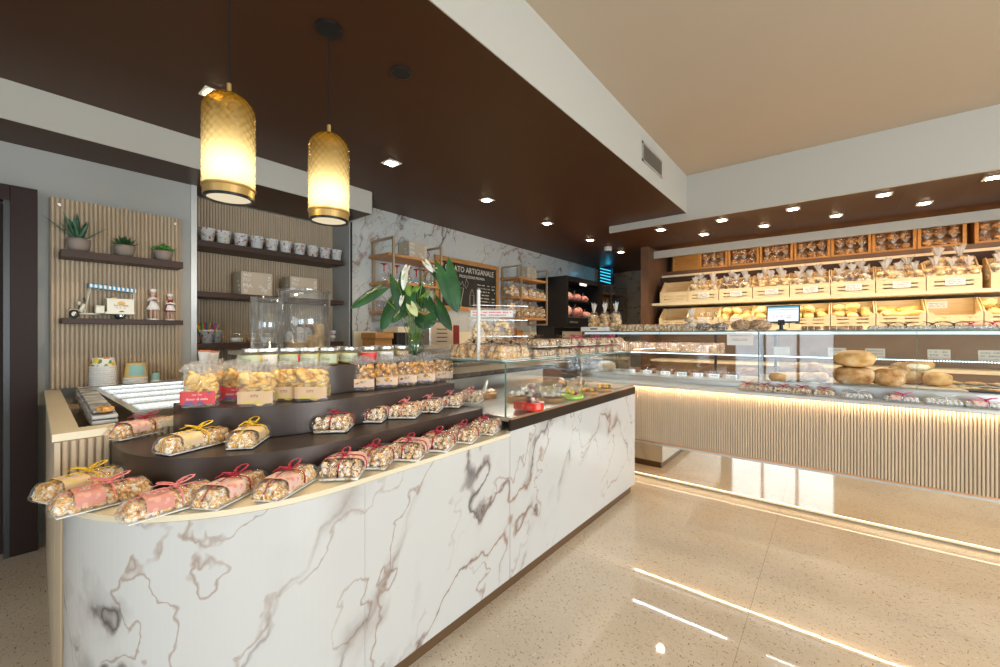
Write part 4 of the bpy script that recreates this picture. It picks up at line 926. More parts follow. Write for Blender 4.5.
sweet_jar(236.5,'swing-top glass jar of coloured sweets right of the spoon bucket')
sweet_jar(253,'swing-top glass jar of tan sweets beside the clear acrylic cylinder',mat=M['granola'])
sweet_jar(268,'swing-top jar seen through the smaller acrylic cylinder')
t=thing('lamb_ornament','small white lamb ornament with lilac scarf at the far end of lowest niche shelf','ornament',(-3.93,at(333,340,X=-3.93).y,1.2225))
b=MB().blob((0,0,.045),(.025,.025,.022),.15,5,1).blob((.01,0,.090),(.020,.020,.022),.12,5,2)
b.tube([(0,.008,0),(0,.008,.03)],.004,6).tube([(0,-.008,0),(0,-.008,.03)],.004,6).blob((.0,.022,.105),(.006,.01,.005)).blob((0,-.022,.105),(.006,.01,.005)); b.obj('body',dress,t,smooth=True)
MB().lathe([(.018,.062),(.020,.066),(.018,.072)],14,cap=False).obj('scarf',pm('lilac_felt',(.35,.22,.45),.8),t)
MB().blob((.029,0,.088),.003).blob((.028,.006,.096),.002).obj('face_detail',M['ink'],t)

# ================================================================ tubs, gelato case, cylinders
M['waxed']=pm('waxed_paper_cup',(.80,.78,.74),.5)
M['fruit']=multi('fruit_print_paper',[(0,(.82,.80,.74)),(.45,(.88,.50,.05)),(.58,(.80,.22,.04)),(.72,(.12,.30,.10)),(.85,(.85,.62,.08)),(.93,(.82,.80,.74))],scale=42,kind='vor',bump=0,rough=.5)
M['ytub']=pm('yellow_paper_tub',(.72,.48,.16),.5); M['teal']=pm('pale_teal_label',(.28,.50,.45),.5)
t=thing('gelato_counter','low stainless gelato counter with a glass top over rows of lights','gelato counter')
MB().bx(-3.72,-2.32,.37,.955,.861,.9645).obj('cabinet',M['steel'],t)
MB().bx(-3.72,-2.17,.245,.93,.0,.86).obj('cupboard',M['oak'],t)
MB().bx(-3.71,-2.30,.36,.955,.965,.970).obj('glass_top',pm('glossy_pale_glass_top',(.50,.56,.57),.08),t)
b=MB()
for k in range(5):
    x=-2.42-k*.245; b.bx(x-.075,x+.075,.39,.95,.9705,.974)
b.obj('light_channel',pm('white_light_channel',(.80,.86,.90),.3,emis=(.80,.92,1),es=.45),t)
b=MB()
for k in range(5):
    x=-2.42-k*.245; y=.40
    while y<.94: b.bx(x-.016,x+.016,y,y+.009,.9745,.9755); y+=.017
tag(b.obj('light_dots',emit('cool_white_dots',(.88,.95,1),3.5),t),kind='stuff')
t=thing('tray_stack','grey stack of clear-lidded trays at the end of the gelato counter','tray stack')
t.location=(-2.86,.300,.9205); t.rotation_euler=(0,0,-.045)
tm=multi('foil_tray',[(.35,(.12,.12,.12)),(.5,(.45,.45,.44)),(.7,(.75,.75,.73))],scale=9,bump=.2,rough=.25)
for k in range(3): MB().bx(-.52,.62,-.040,.036,.001+k*.020,.016+k*.020).obj('tray',tm,t,bevel=.004)
b=MB()
for k in range(8): b.bx(-.51+k*.138,-.39+k*.138,-.034,.030,.0605,.072)
b.obj('clear_lid',tm,t,bevel=.003)
MB().blob((.585,0,.076),(.03,.028,.014),.3).obj('pastry_scraps',M['granola'],t,smooth=True)
def tub_stack(px,py,lab,n,r0,hh,first,band,X=-3.60,zb=.9715,lbl=None):
    p=at(px,py,X=X); t=thing('paper_tub_stack',lab,'paper tubs',(X,p.y,zb))
    b=MB()
    for k in range(n): b.lathe([(r0*1.03,k*.014),(r0*1.09,k*.014+.004),(r0*1.0,k*.014+.0135)],24,cap=False)
    b.lathe([(0,0),(r0,0)],24); b.obj('rims',M['waxed'],t); z0=n*.014
    MB().lathe([(r0*1.0,z0),(r0*.84,z0+hh),(r0*.80,z0+hh+.001),(0,z0+hh)],28).obj('top_tub',first,t,smooth=False)
    if lbl: MB().grid(10,2,lambda u,v:((r0*(1-.16*(.12+.76*v))+.0015)*math.cos((u-.5)*1.5),(r0*(1-.16*(.12+.76*v))+.0015)*math.sin((u-.5)*1.5),z0+hh*(.12+.76*v))).obj('label',lbl,t)
    return t
tub_stack(103,382,'tall stack of upturned white tubs, fruit print on the top one',9,.061,.050,M['fruit'],None)
tub_stack(135.5,382,'short stack of yellow tubs with pale teal label',3,.060,.092,M['ytub'],None,lbl=M['teal'])
tub_stack(155.5,380,'single tiny cup with teal and red print beside yellow tubs',1,.026,.045,M['teal'],None)
for px,lab,r,h,X in ((267,'smaller clear acrylic cone dispenser, open, empty behind the jars',.085,.325,-2.6),(305,'larger lidded acrylic cylinder with stacked wafer cups',.150,.375,-2.62)):
    p=at(px,345,X=X); t=thing('acrylic_dispenser',lab,'dispenser',(X,p.y,1.19))
    MB().lathe([(r,0),(r,h),(r-.003,h),(r-.003,.004),(0,.004),(0,0)],32).obj('cylinder',M['acrylic'],t,smooth=True)
    if r>.1:
        MB().lathe([(r+.012,h+.001),(r+.012,h+.010),(0,h+.011),(0,h+.001)],32).obj('lid',M['acrylic'],t,smooth=False)
        MB().lathe([(.006,h+.0115),(.006,h+.028),(.010,h+.034),(0,h+.036)],12).obj('knob',M['acrylic'],t,smooth=True)
wm=multi('wafer_cup',[(.35,(.62,.33,.10)),(.65,(.80,.52,.22))],scale=60,bump=.2)
P=at(305,345,X=-2.62)
w_=thing('wafer_cup_stack','','wafer cups'); b=MB()
b.lathe([(0,0)]+[(0.030+(.0018 if k%2 else 0),k*.006) for k in range(15)]+[(0,.084)],18); b.obj('cups',wm,w_); KW=Kit(w_)
for dx,dy,sc,lb in ((.03,.085,(1,1,2.0),'tallest wafer cup stack inside the larger acrylic cylinder'),(.05,.03,(1,1,1.1),'medium wafer cup stack inside the larger acrylic cylinder'),(.0,-.035,(1.6,1.6,.6),'low wide wafer cup stack in the larger acrylic cylinder'),(-.055,.04,(1.2,1.2,.6),'low wafer cup stack at the back of the larger acrylic cylinder'),(.03,-.10,(1.1,1.1,.6),'low wafer cup stack at the near side of the larger cylinder')):
    KW.put((P.x+dx*.8,P.y+dy*.95,1.196),0,lb,'wafer cups in the acrylic cylinder',sc)
t=thing('gelato_cabinet','stainless service cabinet behind the jars carrying acrylic cylinders','cabinet')
MB().bx(-3.05,-2.42,1.60,3.2,0,1.10).obj('body',M['steel'],t); MB().bx(-3.10,-2.35,.96,3.25,1.165,1.189).obj('top',M['steel'],t,bevel=.003)
MB().bx(-3.0,-2.45,.98,1.59,.30,1.1645).obj('front_panel',M['cream'],t)
for px,py,X,lab in ((204.5,364,-2.6,'small white paper cup with orange rim left of the jars'),(213,364,-2.72,'second small paper cup partly behind a cookie bag'),):
    p=at(px,py,X=X); t=thing('paper_cup',lab,'cup',(X,p.y,p.z))
    MB().lathe([(0,0),(.021,0),(.029,.07),(.026,.07),(.019,.003),(0,.003)],20).obj('cup_wall',M['waxed'],t,smooth=True)
    MB().lathe([(.029,.066),(.031,.069),(.030,.074),(.0,.074)],20).obj('rim',pm('orange_rim',(.78,.25,.10),.5),t)
p=at(204.5,364,X=-2.6); q=at(213,364,X=-2.72); tag(MB().bx(-2.80,-2.54,p.y-.045,p.y+.16,.976,min(p.z,q.z)-.001).obj('service_box',M['cream'],bevel=.003),'cream box behind the cookie bags carrying two small cups','box')
for px,h,cap,lab in ((289,.10,M['floral'],'short grey canister on the niche shelf seen through the acrylic cylinder'),(300,.16,M['black'],'white sauce bottle with black cap behind the acrylic cylinder'),(307.5,.16,cm['red'],'white sauce bottle with red cap behind the acrylic cylinder')):
    p=at(px,340,X=-3.95); t=thing('sauce_bottle',lab,'bottle',(-3.95,p.y,1.2225)); r=.036
    MB().lathe([(0,0),(r,0),(r,h*.72),(r*.45,h*.88),(0,h*.88)],20).obj('body',M['waxed'],t,smooth=False)
    MB().lathe([(r*.45,h*.881),(r*.42,h*1.05),(0,h*1.05)],16).obj('cap',cap,t)
    b=MB(); scribble(b,XF((r+.001,0,h*.35),(0,1,0),(0,0,1)),r*1.0,h*.4,3,int(px)); b.obj('print',M['ink'],t)

# ================================================================ flower vase
M['petal']=pm('white_spathe',(.85,.84,.76),.4); M['petal_g']=pm('greenish_spathe',(.68,.70,.36),.4)
VX,VY=-1.88,1.53
t=thing('anthurium_vase','glass vase of large-leaved white anthuriums behind the cereal bags','vase of flowers',(VX,VY,1.153))
MB().lathe([(.052,.001),(.055,.15),(.052,.15),(.049,.006),(0,.006),(0,.001)],28).obj('vase',glass('vase_glass',(.90,.95,.93),.08),t,smooth=True)
MB().lathe([(0,.008),(.048,.008),(.051,.10),(0,.10)],24).obj('water',glass('vase_water',(.86,.93,.90),.05),t,smooth=True)
R3=Vector((.776,.6307,0)); F3=Vector((-.6307,.776,0)); U3=Vector((0,0,1))
def loc3(px,py,dd=0):
    """point on the upright plane through the vase"""
    r=(px-500)/408.3; u=(333.7-py)/408.3; tt=(-.6307*VX+.776*VY)+dd
    p=Vector((-.6307+.776*r,.776+.6307*r,u))*tt; p.z+=CAMH; return p-Vector((VX,VY,1.153))
def heart(b, base, tip, W, nrm, cup=.15, seed=0, droop=.1, m=0):
    base=Vector(base); tip=Vector(tip); ax=tip-base; L=ax.length; ax.normalize(); n=Vector(nrm); n=(n-ax*n.dot(ax)).normalized(); sd=ax.cross(n)
    nu,nv=13,13
    for side_ in (0,):
        def f(u,v):
            # v along the leaf, lobes reach back past the base
            half=((v+.04)**.32)*max(0,1-v)**.72*1.28; x=(u*2-1)
            back=-.38*(1-v)**4*abs(x)**.8
            q=base+ax*L*(v*1.0+back)+sd*W/2*x*half+n*(-cup*W*(x*x)*half - droop*L*v*v + .012*W*math.sin(v*22)*abs(x))
            return q
        b.grid(nu,nv,f,m)
        k=len(b.v); b.grid(nu,nv,lambda u,v:f(1-u,v)-n*.0015,m)
leaves=[((377,290),(349,307),.075,.0,(.3,-.9,.7)),((398,284),(405,318),.095,.02,(.2,-1,.3)),((392,305),(380,330),.085,.05,(0,-1,.5)),((425,316),(425,329),.125,-.05,(0,-1,.4)),((446,272),(458,312),.120,-.02,(.2,-1,.1)),
  ((436,268),(449,285),.08,.03,(.2,-1,.4)),((437,305),(452,330),.075,.0,(.2,-1,.3)),((410,296),(407,312),.07,-.03,(0,-1,.8)),((418,290),(424,308),.08,.05,(0,-1,.2)),((428,300),(433,312),.06,-.04,(.3,-1,.6)),((400,312),(391,322),.06,-.02,(-.2,-1,.6))]
for i,(a,c,W,dd,n) in enumerate(leaves):
    p=loc3(*a,dd); q=loc3(*c,dd-.03); N3=R3*n[0]+F3*n[1]+U3*n[2]
    b=MB(); heart(b,p,q,W*1.45,N3,.14,i); lf=b.obj('leaf',M['leaf'],t,smooth=True)
    b=MB(); b.tube([(0,0,.02),((p.x)*.4,(p.y)*.4,.12+p.z*.35),tuple(p)],.0022,5); b.obj('stem',M['leaf_light'],lf)
for i,(a,c,W,dd) in enumerate((((405,284),(411,298),.05,-.02),((416,288),(408,296),.05,.0),((421,298),(430,292),.04,.02))):
    p=loc3(*a,dd); q=loc3(*c,dd-.02); b=MB(); heart(b,p,q,W,-F3+U3*.3,.15,i+20); b.tube([(0,0,.02),tuple(p*.5),tuple(p)],.002,5); b.obj('young_leaf',M['leaf_light'],t,smooth=True)
for i,(a,c,W,mt,dd) in enumerate((((405,274),(403,290),.055,'petal',-.03),((407,268),(403,277),.05,'petal',0),((426,263),(433,272),.05,'petal',-.02),((434,268),(441,273),.048,'petal',.0),((402,298),(400,306),.035,'petal',-.03),((411,306),(417,316),.070,'petal_g',-.09))):
    p=loc3(*a,dd); q=loc3(*c,dd-.02); b=MB(); heart(b,p,q,W,-F3+U3*.4,-.15,i+40); fl=b.obj('flower',M[mt],t,smooth=True)
    b=MB(); b.tube([tuple(p),tuple(p+(q-p)*.5-F3*.022+U3*.01)],.004,6); b.obj('spadix',M['petal_g'],fl,smooth=True)
    b=MB(); b.tube([(0,0,.02),(p.x*.35,p.y*.35,.12+p.z*.4),tuple(p)],.002,5); b.obj('stem',M['leaf_light'],fl)

# ================================================================ racks on the marble wall
def rack(label, y0, y1, py0, py1, zs=(1.535,1.835,2.115), zt=2.285, zb=1.43, x0=-3.78, x1=-3.44, fx=-3.462):
    t=thing('wall_rack',label,'shelf rack')
    for z in zs: MB().bx(x0,x1,y0,y1,z-.028,z).obj('shelf',M['oakwood'],t,bevel=.003)
    w=.022
    for y in (py0,py1):
        b=MB()
        b.bx(fx+.023,fx+.023+w,y,y+w,zb,zt).bx(x0,x0+w,y,y+w,zb,zt).bx(x0+w,fx+.023,y,y+w,zb,zb+w).bx(x0+w,fx+.023,y,y+w,zt-w,zt)
        b.obj('tube_frame',M['rack_metal'],t)
    return t
rack('wall rack of bronze tubes and oak shelves with inverted red-stemmed glasses',2.465,3.21,2.505,3.15)
rack('wall rack of bronze tubes and oak shelves filled with bagged biscuits',4.66,5.42,4.69,5.355)
rack('farthest wall rack with yellow and blue packets, beside the lit cyan sign',7.05,8.55,7.75,8.5)
redg=pm('red_glass_stem',(.45,.01,.02),.15)
t=thing('wine_glass','','wine glass')
MB().lathe([(.030,.001),(.040,.03),(.036,.075),(.012,.105),(.004,.112)],20,cap=False).obj('bowl',M['acrylic'],t,smooth=True)
MB().lathe([(.007,.113),(.005,.150),(.008,.182),(.034,.190),(.036,.194),(0,.194)],20).obj('red_stem',redg,t,smooth=True)
KG=Kit(t)
for i,(px,x) in enumerate(((384,-3.62),(397,-3.62),(409,-3.62),(416.5,-3.66),(424,-3.62),(431,-3.66))):
    p=at(px,278,X=x); KG.put((x,p.y,1.8355),0,'upside-down red-stemmed wine glass on middle rack shelf, %s from the near end'%ords[i],'inverted wine glasses on the middle rack shelf')
for i,(px,x) in enumerate(((423,-3.62),(429,-3.66),(435,-3.62))):
    p=at(px,308,X=x); KG.put((x,p.y,1.5355),0,'upside-down red-stemmed glass on the lowest rack shelf, %s from the near end'%ords[i],'inverted wine glasses on the lowest rack shelf',.9)
t=thing('glass_tumbler','','tumbler'); MB().lathe([(.030,.001),(.042,.11),(.040,.11),(.028,.004),(0,.004)],20).obj('tumbler_wall',M['acrylic'],t,smooth=True); KT=Kit(t)
for i,px in enumerate((379,386,393)):
    p=at(px,308,X=-3.62); KT.put((-3.62,p.y,1.5355),0,'clear tumbler on the lowest rack shelf, %s from its near end'%ords[i],'clear tumblers on the lowest rack shelf')
a=at(409,252,X=-3.60); c=at(427,252,X=-3.60); carton(-3.69,(a.y+c.y)/2,2.1155,.18,c.y-a.y,.20,'beige lettered carton on top of the wine glass rack',5)
a=at(527,272,X=-3.60); c=at(536.5,272,X=-3.60); carton(-3.69,(a.y+c.y)/2,2.1155,.18,(c.y-a.y)*1.0,.20,'beige lettered carton on top of the biscuit rack',6)
# chalkboard
t=thing('chalkboard','oak-framed chalkboard menu headed gelato artigianale','chalkboard')
by0,by1,bz0,bz1=3.38,4.60,1.60,2.272; fw=.055
b=MB().bx(-3.785,-3.76,by0,by1,bz1-fw,bz1).bx(-3.785,-3.76,by0,by1,bz0,bz0+fw).bx(-3.785,-3.76,by0,by0+fw,bz0+fw,bz1-fw).bx(-3.785,-3.76,by1-fw,by1,bz0+fw,bz1-fw); b.obj('frame',M['oakwood'],t)
MB().bx(-3.785,-3.772,by0+fw,by1-fw,bz0+fw,bz1-fw).obj('slate',M['blackboard'],t); sl_=t.children[-1]
b=MB(); cf=lambda y,z: XF((-3.7715,y,z),(0,1,0),(0,0,1))
text_mb(b,'GELATO ARTIGIANALE',.105,cf(4.02,2.14),sx=.88); text_mb(b,'PRODUZIONE PROPRIA',.052,cf(4.05,2.055),sx=.9)
for k in range(7):
    scribble(b,cf(4.28,1.97-k*.045),.26,.030,1,k+3); scribble(b,cf(4.49,1.97-k*.045),.07,.032,1,k+33)
def line(b,pts,w=.004):
    for p,q in zip(pts[:-1],pts[1:]): b.tube([(-3.7712,)+p,(-3.7712,)+q],w,4,flat=.3)
line(b,[(3.78,1.90),(3.83,1.70),(3.88,1.90),(3.78,1.90)]); line(b,[(3.83,1.70),(3.83,1.66)]); line(b,[(3.78,1.93),(3.80,1.98),(3.83,1.94),(3.86,1.99),(3.88,1.92)])
line(b,[(3.90,1.93),(3.93,2.03),(3.97,1.97),(3.93,1.90),(3.90,1.93)]); line(b,[(4.0,1.68),(4.0,1.82),(4.08,1.82),(4.08,1.68),(4.0,1.68)]); line(b,[(4.0,1.83),(4.04,1.90),(4.08,1.83)])
b.obj('chalk_writing',M['chalk'],sl_)
# biscuit bags on the rack
def lump_bag(name,mat,W,D,H,n,r,seed,label_m=None,top='none',tag_z=.25):
    rn=random.Random(seed); t=thing(name,'','bag'); b=MB()
    for k in range(n):
        x=rn.uniform(-.40,.40)*W; y=rn.uniform(-.38,.38)*D; z=r*.6+(H*.86-r)*rn.random(); f=1-.25*max(0,z/H-.5)
        b.blob((x*f,y*f,z),(r*rn.uniform(.8,1.1),r*rn.uniform(.7,1),r*rn.uniform(.55,.8)),.25,2.5,rn.random()*50,9,6)
    b.obj('contents',mat,t,smooth=True); b=MB()
    def sh(u,v):
        z=H*v; tp=1 if v<.75 else 1-.62*((v-.75)/.25)**1.3; a=2*PI*u
        q=noise.noise(Vector((math.cos(a)*2.5,math.sin(a)*2.5,z*25+seed*5)))*.010
        return ((math.copysign(abs(math.cos(a))**.6,math.cos(a))*(W/2+q))*tp,(math.copysign(abs(math.sin(a))**.6,math.sin(a))*(D/2+q))*tp,z+.001)
    b.grid(20,9,sh,wrap=True); b.add([sh(k/20,0) for k in range(20)],[tuple(reversed(range(20)))]); b.obj('film',M['cello'],t)
    b=MB()
    if top=='tuft':
        for q in range(3):
            vs=[];fs=[]; n2=13; a0=rn.uniform(0,3)
            for k in range(n2+1):
                a=a0+2*PI*k/n2; rr=(.36+.14*(k%2))*W*rn.uniform(.7,1.15)*(.6+.28*q)
                vs+=[(.06*W*math.cos(a),.06*W*math.sin(a),H*.93),(rr*math.cos(a)*.6,rr*math.sin(a)*.6,H*(1.18+.09*q+.07*(k%2)+rn.uniform(-.10,.10)))]
            for k in range(n2): fs.append((2*k,2*k+2,2*k+3,2*k+1))
            b.add(vs,fs)
        b.obj('twisted_top',M['tuft'],t)
    elif top=='fold':
        b.bx(-W*.36,W*.36,-.006,.006,H*.98,H*1.10); b.obj('folded_top',M['film'],t)
    if label_m:
        b=MB().bx(-W*.22,W*.22,-D/2-.010,-D/2-.008,H*tag_z,H*tag_z+H*.18); scribble(b,XF((0,-D/2-.0104,H*tag_z+H*.09),(1,0,0),(0,0,1)),W*.34,H*.11,2,seed,1); b.obj('label',[label_m,M['ink']],t)
    return t
nutty=multi('nut_biscuit',[(.34,(.35,.16,.05)),(.48,(.80,.52,.22)),(.62,(.95,.82,.60))],scale=45,bump=.4,dist=.5)
bk1=Kit(lump_bag('biscuit_bag',nutty,.20,.16,.20,30,.032,3,M['paper'],'fold')); bk2=Kit(lump_bag('biscuit_bag',nutty,.13,.14,.24,26,.032,5,M['paper'],'fold'))
for i,(px,s) in enumerate(((512,1.05),(522,.95),(530,.95),(537,.8),(542,.75))):
    p=at(px,293,X=-3.62); bk1.put((-3.63,p.y,1.8355),PI/2,'bagged biscuits on the middle shelf of the biscuit rack, %s from the near end'%ords[i],'biscuit bags on the middle rack shelf',s)
for i,(px,s) in enumerate(((511,1.0),(518.5,.9),(525,.9),(531,.9),(537,.85),(542,.75))):
    p=at(px,314,X=-3.62); bk2.put((-3.63,p.y,1.5355),PI/2,'bagged biscuits on the lowest shelf of the biscuit rack, %s from the near end'%ords[i],'biscuit bags on the lowest rack shelf',s)
pk={k:pm(k+'_packet',c,.4,var=.3,scale=20) for k,c in {'yellow':(.75,.45,.04),'blue':(.04,.20,.45),'orange':(.70,.25,.04),'cream':(.70,.62,.42),'green':(.12,.30,.08)}.items()}
def packet(mat,y,z,lab,h=.20,w=.11):
    t=thing('food_packet',lab,'packet',(-3.62,y,z),0,'packets on the farthest rack'); MB().grid(10,8,lambda u,v:(.035*math.cos(2*PI*u)*(1-abs(2*v-1)**4*.9),w/2*math.sin(2*PI*u),h*v),wrap=True).obj('pouch',mat,t,smooth=True)
    MB().bx(.0355,.037,-w*.3,w*.3,h*.3,h*.6).obj('label',M['paper'],t); MB().bx(-.004,.004,-w*.48,w*.48,h*.985,h*1.05).obj('seal',mat,t)
for i,(y,c) in enumerate(((7.25,'yellow'),(7.42,'blue'),(7.62,'yellow'),(7.82,'orange'),(8.02,'cream'),(8.22,'green'),(8.4,'blue'))):
    packet(pk[c],y,1.8355,'%s food packet on the middle shelf of farthest rack, %s along'%(c,ords[i]))
for i,(y,c) in enumerate(((7.35,'cream'),(7.6,'yellow'),(7.9,'orange'),(8.2,'blue'))):
    packet(pk[c],y,1.5355,'%s food packet on the lowest shelf of farthest rack, %s along'%(c,ords[i]))

# ================================================================ refrigerated meat cabinet, cyan sign
t=thing('meat_cabinet','tall black open-fronted chiller cabinet with cured meats, beyond the biscuit rack','chiller cabinet')
fy0,fy1,fx=5.62,6.90,-3.22
b=MB().bx(-3.79,fx,fy0,fy0+.05,1.40,2.215).bx(-3.79,fx,fy1-.05,fy1,1.40,2.215).bx(-3.79,fx,fy0+.05,fy1-.05,2.14,2.215).bx(-3.79,-3.74,fy0+.05,fy1-.05,1.56,2.14).bx(-3.79,fx,fy0+.05,fy1-.05,1.40,1.56)
b.obj('carcass',M['black'],t)
MB().bx(-3.79,-3.45,fy0,fy1,0,1.399).obj('lower_body',M['black'],t)
MB().bx(-3.449,-3.44,fy0+.25,fy1-.35,.95,1.34).obj('cream_panel',M['cream'],t)
MB().bx(-3.73,-3.30,fy0+.05,fy1-.05,1.835,1.85).obj('shelf',M['black_metal'],t); MB().bx(-3.73,-3.24,fy0+.05,fy1-.05,1.561,1.575).obj('steel_deck',M['steel'],t)
MB().bx(fx+.001,fx+.012,fy0+.1,fy0+.35,1.47,1.50).obj('handle',M['steel'],t)
MB().bx(fx-.03,fx-.01,6.10,6.30,2.105,2.139).obj('lamp',emit('cabinet_lamp',(1,.85,.7),2),t)
meat=multi('cured_meat',[(.35,(.35,.07,.05)),(.5,(.62,.22,.18)),(.65,(.80,.50,.42))],scale=14,bump=.2); ham=multi('pink_ham',[(.4,(.62,.25,.20)),(.6,(.80,.45,.38))],scale=9,bump=.1)
for i,(y,z,r,m_,lb) in enumerate(((5.95,1.8505,(.09,.13,.075),ham,'pink ham at the near end of the chiller upper shelf'),(6.25,1.8505,(.09,.13,.07),meat,'dark cured meat in the middle of the chiller upper shelf'),(6.55,1.8505,(.08,.13,.06),meat,'cured meat at the far end of the chiller upper shelf'),
     (5.90,1.5755,(.11,.14,.105),ham,'large pink ham on the chiller deck'),(6.28,1.5755,(.11,.15,.095),meat,'brown cured ham on the chiller deck'),(6.62,1.5755,(.10,.10,.06),ham,'pale wrapped piece of meat at the far end of chiller deck'))):
    t=thing('cured_meat',lb,'meat',(-3.42,y,z),0,'meats in the chiller cabinet'); MB().blob((0,0,r[2]),r,.15,2,i+3,16,10,zmin=0).obj('joint_body',m_,t,smooth=True); MB().tube([(0,-r[1]*.2,r[2]*2*.97),(0,-r[1]*.2,r[2]*2+.03),(.01,-r[1]*.15,r[2]*2+.04)],.004,5).obj('string',M['paper'],t)
t=thing('lit_sign','small dark sign with slanting cyan light strokes under the ceiling','sign',(-3.48,7.75,2.28))
MB().bx(-.20,.10,-.02,.02,0,.40).obj('panel',pm('dark_blue_panel',(.01,.02,.05),.4),t); cy=emit('cyan_tube',(.05,.60,.85),1.3)
for k in range(5): MB().tube([(-.17,-.03,.345-k*.062),(.05,-.03,.275-k*.062)],.010,6).obj('light_stroke',cy,t)
lamp('sign_glow','POINT',(-3.42,7.60,2.55),.45,(.05,.6,1),shadow_soft_size=.05)
# worktop along the marble wall
t=thing('back_worktop','cream worktop and low upstand along the marble wall','worktop')
MB().bx(-3.79,-3.25,2.29,5.60,.90,.94).obj('top',M['cream'],t); MB().bx(-3.79,-3.30,2.29,5.60,0,.899).obj('cupboard',M['brown_wood'],t); MB().bx(-3.79,-3.775,2.29,5.60,.941,1.325).obj('upstand',M['cream'],t)
t=thing('steel_appliance','grey steel appliance with slotted vents behind the flower vase','appliance')
p=at(440,340,X=-3.35); q=at(453.5,340,X=-3.35); MB().bx(-3.72,-3.35,p.y-.15,q.y,.9405,1.42).obj('housing',M['steel'],t,bevel=.006)
b=MB()
for k in range(6): b.bx(-3.349,-3.346,p.y-.05,q.y-.10,1.12+k*.045,1.13+k*.045)
b.obj('vent',M['black'],t)
tag(MB().bx(-3.70,-3.42,q.y+.02,q.y+.17,.9405,1.40).obj('red_canister',pm('dark_red_plastic',(.22,.02,.02),.4),bevel=.01),'dark red container beside the steel appliance','container')
for lab,px0,px1,zt,mt,nm in (('small open wooden box with clear window on the back worktop',375,392,1.36,'oakwood','wooden_box'),('black appliance with cream top on the back worktop behind flowers',397,408,1.42,'black','coffee_grinder')):
    p=at(px0,345,X=-3.4); q=at(px1,345,X=-3.4); t=thing(nm,lab,'box' if nm=='wooden_box' else 'appliance',(-3.5,(p.y+q.y)/2,.9405)); hy=(q.y-p.y)/2
    MB().bx(-.12,.10,-hy,hy,0,zt-.95-.10).obj('body',M[mt],t,bevel=.004); MB().bx(-.13,.12,-hy*1.05,hy*1.05,zt-.95-.099,zt-.95-.04).obj('top',M['cream'] if nm!='wooden_box' else M['oakwood'],t,bevel=.004)
for i,(px,h,tl) in enumerate(((489,.44,0),(493.5,.41,.0))):
    p=at(px,340,X=-3.6); o=tag(MB().bx(-.03,-.005,-.07,.07,0,h).obj('wooden_board',M['oakwood'],bevel=.006),('taller' if i==0 else 'shorter')+' upright wooden serving board leaning by the cream upstand','serving board',); o.location=(-3.62+.04*i,p.y+.6,.9405)

# ================================================================ things on the pastry case
CT=CZ+.0008
KL=Kit(biscuit_pack('sticks','brown',None,L=.27,W=.135,H=.085,seed=31,mat='biscuit'))
for i,(x,l) in enumerate(((-1.665,'big brown-corded biscuit pack nearest the flower vase on the glass case'),(-1.525,'big brown-corded biscuit pack in the middle of three at the case end'),(-1.385,'big brown-corded biscuit pack over the near glass corner of the case'))):
    KL.put((x,1.785,CT),PI/2,l,'large corded biscuit packs on the pastry case')
KN={k:Kit(biscuit_pack('cluster',k,None,L=.22,W=.165,H=.050,seed=41+i,mat='biscuit_choc')) for i,k in enumerate(('brown','magenta'))}
names_={0:'lower',1:'upper'}
rowl=['first','second','third','fourth','fifth']
for i,y in enumerate((2.08,2.34,2.62,2.88,3.14)):
    k='brown' if i<2 else 'magenta'
    for j,x in enumerate((-1.40,-1.60)):
        for lv in range(2 if (i in(0,1,3) or j==0) else 1):
            KN[k].put((x+.01*lv,y+.006*lv,CT+lv*.062),PI/2+.05*(i-2)+.06*lv,'%s-ribboned flat pack on pastry case, %s row past corded packs, %s side, %s layer'%(k,rowl[i],'front' if j==0 else 'rear',names_[lv]),'flat biscuit packs on the pastry case')
t=thing('white_post','slim white upright post with fine wires standing on the pastry case','post',(-1.50,1.66,CT))
MB().lathe([(.010,0),(.010,.385),(0,.387)],14).obj('tube',M['white_plastic'],t,smooth=False)
for z_ in (.13,.22,.30): MB().tube([(-.02,-.03,z_),(.16,.24,z_)],.0012,4).obj('wire',M['steel'],t)
# two wreath biscuits in a printed bag
t=thing('wreath_biscuit_bag','clear printed bag with two ring-shaped nut biscuits in front of the chalkboard','bag',(-1.68,1.985,CT)); t.rotation_euler=(0,0,.72); t.scale=(.9,.9,.86)
MB().grid(12,10,lambda u,v:((u-.5)*.30*(1+.1*v),-.028*math.sin(PI*u)*(1-v*.7),.36*v)).grid(12,10,lambda u,v:((.5-u)*.30*(1+.1*v),.028*math.sin(PI*u)*(1-v*.7),.36*v)).obj('film',M['cello'],t)
for x_,z_ in ((-.07,.145),(.07,.155)):
    b=MB(); n=14
    for k in range(n):
        a=2*PI*k/n; b.blob((x_+.048*math.cos(a),0,z_+.095*math.sin(a)),(.026,.014,.026),.35,2.5,k+x_*100,9,6)
    b.obj('ring_biscuit',nutty,t,smooth=True)
b=MB().bx(-.15,.15,-.012,-.010,.29,.34); scribble(b,XF((0,-.0125,.315),(1,0,0),(0,0,1)),.27,.04,2,9,1); b.obj('printed_header',[M['paper'],M['ink_red']],t)
